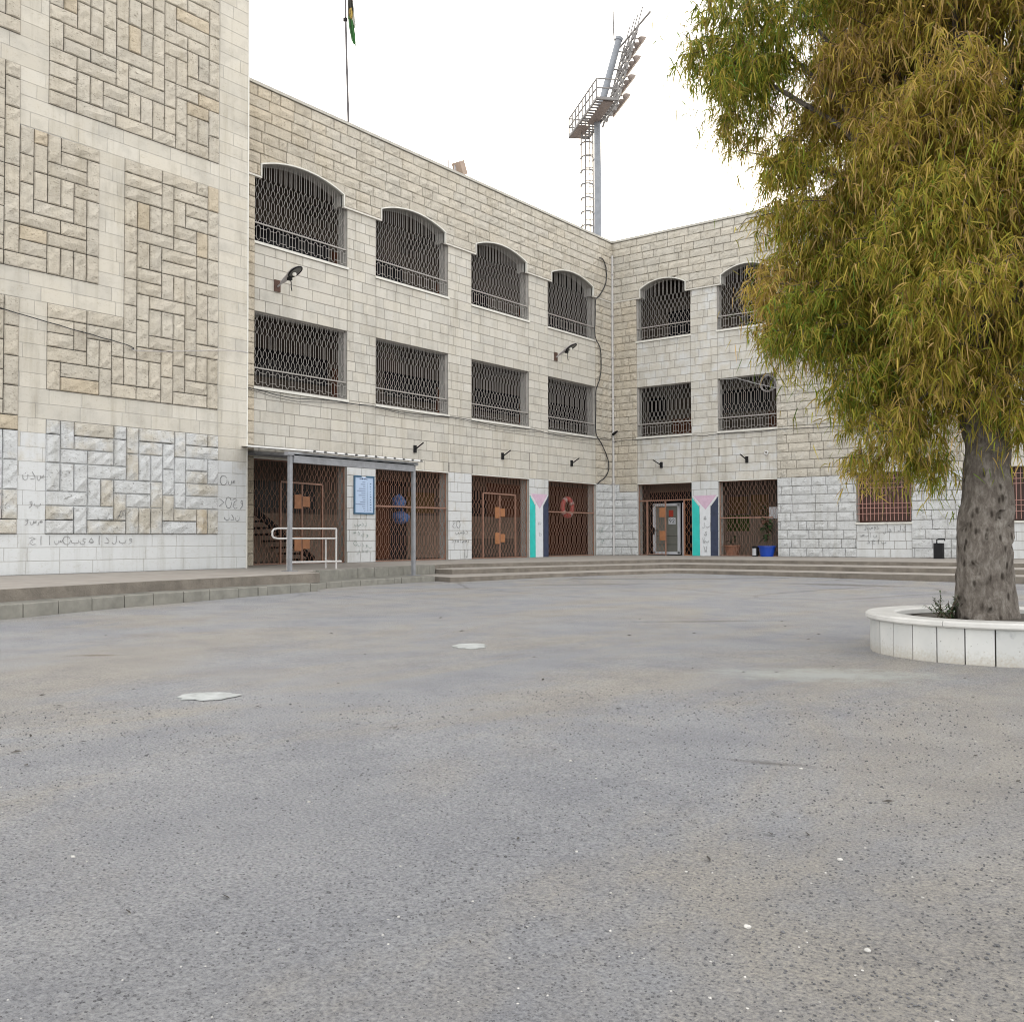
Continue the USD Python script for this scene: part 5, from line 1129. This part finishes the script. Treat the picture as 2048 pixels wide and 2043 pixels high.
# trunk
zs = np.array([.25, .42, .7, 1.0, 1.25, 1.5, 1.75, 2.0, 2.25, 2.6, 3.1, 3.8, 4.6]); rad = np.array([.265, .240, .232, .228, .215, .192, .182, .195, .20, .14, .10, .07, .03])
offs = np.array([0, .0, -.01, -.005, .015, .03, .035, .015, -.02, .02, .05, .05, .0])
ns = 44; v = []
zz = np.interp(np.linspace(0, 1, 90), np.linspace(0, 1, len(zs)), zs); ra = np.interp(zz, zs, rad); of = np.interp(zz, zs, offs)
th = np.arange(ns)*2*np.pi/ns
P = np.stack([np.cos(th)[None]*ra[:, None], np.sin(th)[None]*ra[:, None], np.repeat(zz[:, None], ns, 1)], -1)
bumps = meshkit.fbm(np.stack([P[..., 0]*7, P[..., 1]*7, P[..., 2]*4.5], -1), 4, 3) - .5
knots = np.clip(meshkit.noise(np.stack([P[..., 0]*13, P[..., 1]*13, P[..., 2]*11], -1), 9) - .72, 0, 1)
s = 1 + bumps*.34 - knots*1.0 + .05*np.sin(3*th)[None]*np.exp(-(zz - .3)*2.0)[:, None]
P[..., :2] *= s[..., None]; P[..., 0] += TC[0] + (RT[0]*of)[:, None]; P[..., 1] += TC[1] + (RT[1]*of)[:, None]
i, j = np.meshgrid(np.arange(89), np.arange(ns), indexing='ij'); j2 = (j + 1) % ns
q = np.stack([i*ns + j, i*ns + j2, (i + 1)*ns + j2, (i + 1)*ns + j], -1).reshape(-1, 4)
mb = MB(); mb.add(P.reshape(-1, 3), q); mb.build('trunk', 'bark', tree, smooth=50)

rt = np.random.RandomState(21)
ax0 = np.array([TC[0], TC[1], 0.0]); Rh = np.array([RT[0], RT[1], 0]); Rh /= np.linalg.norm(Rh); Fh = np.array([FW[0], FW[1], 0]); Fh /= np.linalg.norm(Fh)
def rprof(z): return float(np.interp(z, [1.3, 1.75, 2.05, 2.4, 2.6, 2.9, 3.2, 3.8, 4.5, 4.9, 5.5, 6.2, 7.0, 7.6], [.75, .95, 1.15, 1.40, 1.66, 1.85, 1.62, 1.48, 1.65, 1.95, 2.10, 2.0, 1.4, .5]))
clusters = []                                # (centre, size, dryness, density)
def put(s, f, z, size, dry, dens=1.0): clusters.append((ax0 + Rh*s + Fh*f + [0, 0, z + (.30 if z < 3.4 else .12)], size, .45 + (dry - .42)*.62, dens))
# sprays that shape the outline, by place around the trunk: s to the right, f away, z up
for c in [(-2.15, .3, 5.15, .42, .12), (-2.3, .5, 4.75, .30, .35), (-2.0, -.1, 5.55, .45, .10), (-1.85, .4, 4.35, .33, .45), (-1.72, .1, 3.75, .30, .45), (-1.62, .3, 3.2, .33, .35),
          (-2.05, .2, 2.95, .30, .85), (-1.72, .0, 2.62, .42, .10), (-1.95, .3, 2.55, .25, .5), (-1.35, .3, 2.75, .35, .5), (-1.25, .0, 2.1, .38, .22), (-1.38, .4, 2.45, .25, .3), (-1.05, .2, 1.85, .34, .35), (-1.0, -.2, 1.72, .25, .5),
          (-.95, .5, 1.42, .22, .55), (-.62, .25, 1.6, .28, .35), (-.42, .3, 1.38, .25, .22), (-.55, .0, 1.85, .3, .45), (.1, -.35, 1.78, .30, .42), (.35, -.3, 1.72, .33, .35), (.75, -.2, 1.8, .35, .45), (-.2, -.4, 2.05, .32, .5),
          (.1, -.9, 4.9, .42, .55), (.5, -1.0, 5.2, .42, .6), (.2, -1.2, 4.4, .40, .5), (.6, -1.2, 4.7, .40, .62), (.55, -.7, 4.1, .40, .6), (-.2, -.8, 5.3, .42, .7), (.3, -.5, 5.6, .45, .6), (.6, -.4, 3.6, .40, .5), (.2, -1.0, 3.6, .36, .45), (.65, -.7, 2.5, .36, .45), (.2, -1.5, 5.5, .42, .6), (-2.72, .3, 5.3, .28, .22), (-2.45, .2, 5.65, .42, .15), (-2.5, .0, 4.95, .30, .2), (-2.3, .3, 5.2, .40, .1), (-2.0, .2, 3.75, .32, .42), (-2.05, .1, 4.2, .32, .35), (-1.85, .3, 3.3, .28, .45), (.7, -1.4, 5.3, .42, .6), (.9, -1.0, 4.5, .40, .55), (.4, .9, 5.2, .45, .5), (.9, .6, 5.4, .45, .5), (-.1, .9, 5.3, .45, .55), (.45, -.2, 4.9, .45, .6), (.0, -.4, 5.7, .45, .65), (.8, -.9, 5.9, .45, .6), (.1, -.6, 2.5, .34, .5), (.8, -.1, 5.0, .42, .6), (.9, -.6, 3.1, .38, .5)]:
    put(*c)
N = 0
while N < 215:
    z = rt.uniform(2.12, 7.3); a = rt.rand()*2*math.pi; R_ = rprof(z); k = math.sqrt(rt.uniform(.16, 1.0))*(R_ - .22)
    s, f = k*math.cos(a), k*math.sin(a)*1.0
    if z < 2.5 and f > .6: continue
    n_ = meshkit.noise(np.array([s*.75 + 4, f*.75, z*.6 + 2]), 5)
    put(s, f, z, rt.uniform(.24, .44), float(np.clip(.20 + .55*n_ + .08*(z > 3.6) + rt.uniform(-.10, .10), .05, .98)), 1.05); N += 1
for k_, (c, a_s, a_d, a_n) in enumerate(clusters):
    s_ = float((c - ax0) @ Rh); z_ = c[2]
    if s_ < 0: c = c - Rh*s_*(.17 if z_ > 2.5 else .20)
    if s_ < -1.0 and 3.3 < z_ < 4.75: c = c + Rh*.12
    clusters[k_] = (c, a_s, a_d, a_n)
# limbs
limb = MB(); top0 = np.array([TC[0], TC[1], 2.1])
for c, size, dry, dens in clusters:
    if rt.rand() < .55:
        st_ = top0 + [0, 0, max(0, min(c[2] - 2.5, 1.5))*.7]; mid = st_ + (c - st_)*.5 + [0, 0, .22 + .1*rt.rand()] + rt.uniform(-.08, .08, 3)
        L_ = np.linalg.norm(c - st_); limb.tube([st_, st_ + (mid - st_)*.5 + [0, 0, .04], mid, mid + (c - mid)*.6, c], np.array([.034, .028, .02, .013, .006])*min(1.3, .6 + L_*.3), 6)
for s_, f_, z_, r0 in ((-.7, .1, 2.75, .085), (.7, .3, 2.9, .09), (.2, .7, 3.2, .08), (-.4, .5, 3.4, .075), (.3, -.2, 3.3, .07)):
    e = ax0 + Rh*s_ + Fh*f_ + [0, 0, z_]; limb.tube([top0 - [0, 0, .15], top0 + (e - top0)*.45 + [0, 0, .05], e], [r0*1.3, r0, r0*.55], 9)
limb.build('limbs', 'bark', tree, smooth=50)
# twigs and leaves
tw = MB(); LP, LD, LL, LWd, LT, LC = [], [], [], [], [], []
for ci, (c, size, dry, dens) in enumerate(clusters):
    nt = int(92*dens*(size/.4)**1.6)
    out = c - (ax0 + [0, 0, c[2]]); out = out/(np.linalg.norm(out) + 1e-6)
    for k in range(nt):
        d = rt.normal(size=3); d /= np.linalg.norm(d); b0 = c + d*size*np.array([1, 1, .75])*rt.uniform(.2, 1.0)**.6
        h = rt.normal(size=3)*.5 + out*.5; h[2] = rt.uniform(-.3, .5); L_ = rt.uniform(.16, .42)
        tip = b0 + h*L_*.55 + [0, 0, -L_*rt.uniform(.05, .75)]; mid = b0 + h*L_*.4 + [0, 0, -.02]
        if k % 3 == 0: tw.tube([b0, mid, tip], [.006, .004, .002], 3, cap=False)
        nl_ = rt.randint(15, 24)
        t = rt.rand(nl_); pts = (1 - t)[:, None]**2*b0 + (2*t*(1 - t))[:, None]*mid + (t**2)[:, None]*tip
        LP.append(pts); dirs = rt.normal(size=(nl_, 3))*.5 + h*.15; dirs[:, 2] = rt.uniform(-1.1, .35, nl_); LD.append(dirs)
        LL.append(rt.uniform(.045, .115, nl_)); LWd.append(rt.uniform(.0034, .0060, nl_))
        LT.append(np.stack([np.clip(dry + rt.normal(size=nl_)*.15 + (rt.rand(nl_) < .26)*.34, 0, 1), rt.rand(nl_), rt.rand(nl_)], 1)); LC.append(rt.uniform(-2.2, 3.0, nl_))
    nf_ = int(520*dens*(size/.4)**2)          # loose leaves between the sprays
    d = rt.normal(size=(nf_, 3))*size*np.array([.62, .62, .55]); LP.append(c + d - [0, 0, .12])
    dirs = rt.normal(size=(nf_, 3))*.38; dirs[:, 2] = rt.uniform(-1.2, .1, nf_); LD.append(dirs)
    LL.append(rt.uniform(.04, .11, nf_)); LWd.append(rt.uniform(.0032, .0058, nf_))
    LT.append(np.stack([np.clip(dry + rt.normal(size=nf_)*.17 + (rt.rand(nf_) < .26)*.34, 0, 1), rt.rand(nf_), rt.rand(nf_)], 1)); LC.append(rt.uniform(-2.2, 3.0, nf_))
tw.build('twigs', 'twig_brown', tree, kind='stuff')
LP, LD, LL, LWd, LT, LC = map(np.concatenate, (LP, LD, LL, LWd, LT, LC))
LD /= np.linalg.norm(LD, axis=1, keepdims=True)
rot = rt.normal(size=LD.shape); side = np.cross(LD, rot); side /= np.linalg.norm(side, axis=1, keepdims=True) + 1e-9
nrm = np.cross(side, LD); ts = [0, .3, .65, 1.0]; wd = [.55, 1.0, .8, .12]; V = []
for t, w in zip(ts, wd):
    cpt = LP + LD*(LL*t)[:, None] + nrm*(LC*LL*.28*t*t)[:, None] + np.array([0, 0, -1.])*(LL*.62*t*t)[:, None]
    V += [cpt - side*(LWd*w)[:, None], cpt + side*(LWd*w)[:, None]]
V = np.stack(V, 1); NL = len(LP); base = (np.arange(NL)*8)[:, None, None]
F = (base + np.array([[0, 1, 3], [0, 3, 2], [2, 3, 5], [2, 5, 4], [4, 5, 7], [4, 7, 6]])[None]).reshape(-1, 3)
part('crown', (V.reshape(-1, 3), F), 'wattle_leaf', tree, tone=np.repeat(LT, 8, 0), kind='stuff')
# bare dead twigs on the right
dt = MB(); rr = np.random.RandomState(4)
for (s_, f_, z_) in ((.42, -1.75, 4.35), (.45, -1.8, 3.75)):
    o = ax0 + Rh*s_ + Fh*f_ + [0, 0, z_]
    for k in range(12):
        d = -Rh*rr.uniform(.3, 1) + np.array([0, 0, rr.uniform(-.75, .35)]) + Fh*rr.uniform(-.4, .4); p = [o + rr.uniform(-.04, .04, 3)]
        for q_ in range(5): d = d + rr.normal(size=3)*.18; d /= np.linalg.norm(d); p.append(p[-1] + d*rr.uniform(.07, .14))
        dt.tube(p, np.linspace(.006, .0015, 6), 4, cap=False)
    dt.tube([o, o + Rh*.4 - [0, 0, .05], o + Rh*.9 + Fh*.9 - [0, 0, .3]], [.008, .016, .03], 5)
dt.build('dead_twigs', 'twig_grey', tree)

# ------------------------------------------------------------------ marks and litter on the courtyard
def ground_patch(name, label, ctr, pts, mat, cat='paint mark'):
    P = Polygon([(ctr[0] + x, ctr[1] + y) for x, y in pts]).buffer(.008, join_style=1).buffer(-.004)
    z = float(ground_z(*ctr)); o = part(name, MB().poly(P, z + .004, z + .008).get(), mat); tag(o, label, cat); return o
def gp(x, y, z=0.0):
    d = FW + RT*(x - 1024)/FPX - UP*(y - 1021.5)/FPX; t = (z - H)/d[2]; return (d*t)[:2]
def blot(cx, cy, a, b, seed, n=20):
    r = np.random.RandomState(seed); t = np.arange(n)*2*math.pi/n; k = 1 + (r.rand(n) - .5)*.4
    return [(a*kk*(Rh[0]*math.cos(x)) + b*kk*(Fh[0]*math.sin(x)), a*kk*(Rh[1]*math.cos(x)) + b*kk*(Fh[1]*math.sin(x))) for x, kk in zip(t, k)]
p1, p2 = gp(418, 1394, .0), gp(940, 1290, .0)
ground_patch('paint_mark', 'larger pale paint mark on the asphalt at the left', p1, blot(0, 0, .185, .16, 1), 'paint_mark')
ground_patch('paint_mark', 'smaller pale paint mark on the asphalt near the middle', p2, blot(0, 0, .16, .22, 2), 'paint_mark')
rr = np.random.RandomState(12)
def pebble(x, y, r, mat, seed):
    s_ = trimesh.creation.icosphere(1, r); v = np.array(s_.vertices)*[1, .8, .55]; v *= (.75 + .5*meshkit.noise(v/r*1.5 + seed))[:, None]
    return v + [x, y, float(ground_z(x, y)) + r*.3], s_.faces
_g = trimesh.creation.icosahedron(); _gv, _gf = np.array(_g.vertices)*[1, .85, .6], np.array(_g.faces)
def grit(x, y, r): return _gv*r*(.7 + .6*rr.rand(12, 1)) + [x, y, float(ground_z(x, y)) + r*.2], _gf
specs = [(1495, 1855, .0105, 'white pebble on the asphalt at the lower right'), (1735, 1905, .010, 'large white pebble near the lower right corner'), (1602, 1537, .009, 'white pebble beside a dark pebble right of the centre'), (1141, 1519, .008, 'white pebble on the asphalt in the middle distance'), (1680, 1720, .009, 'white pebble alone on the asphalt at the right'), (146, 1707, .008, 'grey white pebble on the asphalt at the left')]
for k, (x, y, r_, lb) in enumerate(specs):
    p = gp(x, y); o = part('pebble', pebble(p[0], p[1], r_, '', k), 'pebble_white'); tag(o, lb, 'pebble', 'loose white pebbles on the courtyard')
gv, gd = MB(), MB()
for k in range(9000):
    t = 1.25*(6.5/1.25)**rr.rand(); a = YAW + rr.uniform(-.52, .52); x, y = -math.sin(a)*t, math.cos(a)*t
    if math.hypot(x - PC[0], y - PC[1]) < PR + .05: continue
    (gv if rr.rand() < .06 else gd).mesh(grit(x, y, rr.uniform(.0016, .0034)*(1 + .13*t)*(1.7 if rr.rand() < .02 else 1)))
o = gv.build('pale_gravel', 'pebble_white', None); tag(o, 'fine pale grit scattered over the asphalt', 'gravel', kind='stuff')
o = gd.build('dark_gravel', 'pebble_dark', None); tag(o, 'fine dark grit scattered over the asphalt', 'gravel', kind='stuff')

lt = MB(); rr = np.random.RandomState(31)
for k in range(70):
    t = rr.uniform(1.6, 13); a = YAW + rr.uniform(-.5, .5); x, y = -math.sin(a)*t, math.cos(a)*t
    if math.hypot(x - PC[0], y - PC[1]) < PR + .08: continue
    z = float(ground_z(x, y)); r_ = rr.uniform(.004, .010)*(1 + .07*t); q_ = rr.rand()*6.28; e_ = np.array([math.cos(q_), math.sin(q_), 0]); g_ = np.array([-e_[1], e_[0], 0])
    c_ = np.array([x, y, z + .006]); lt.add([c_ - e_*r_*2, c_ + g_*r_*.6 + [0, 0, r_*.5], c_ + e_*r_*2 + [0, 0, r_*.3], c_ - g_*r_*.6], [[0, 3, 2], [0, 2, 1]])
o = lt.build('litter', 'twine', None); tag(o, 'tiny dark scraps and dry leaf bits lying on the asphalt', 'litter', kind='stuff')
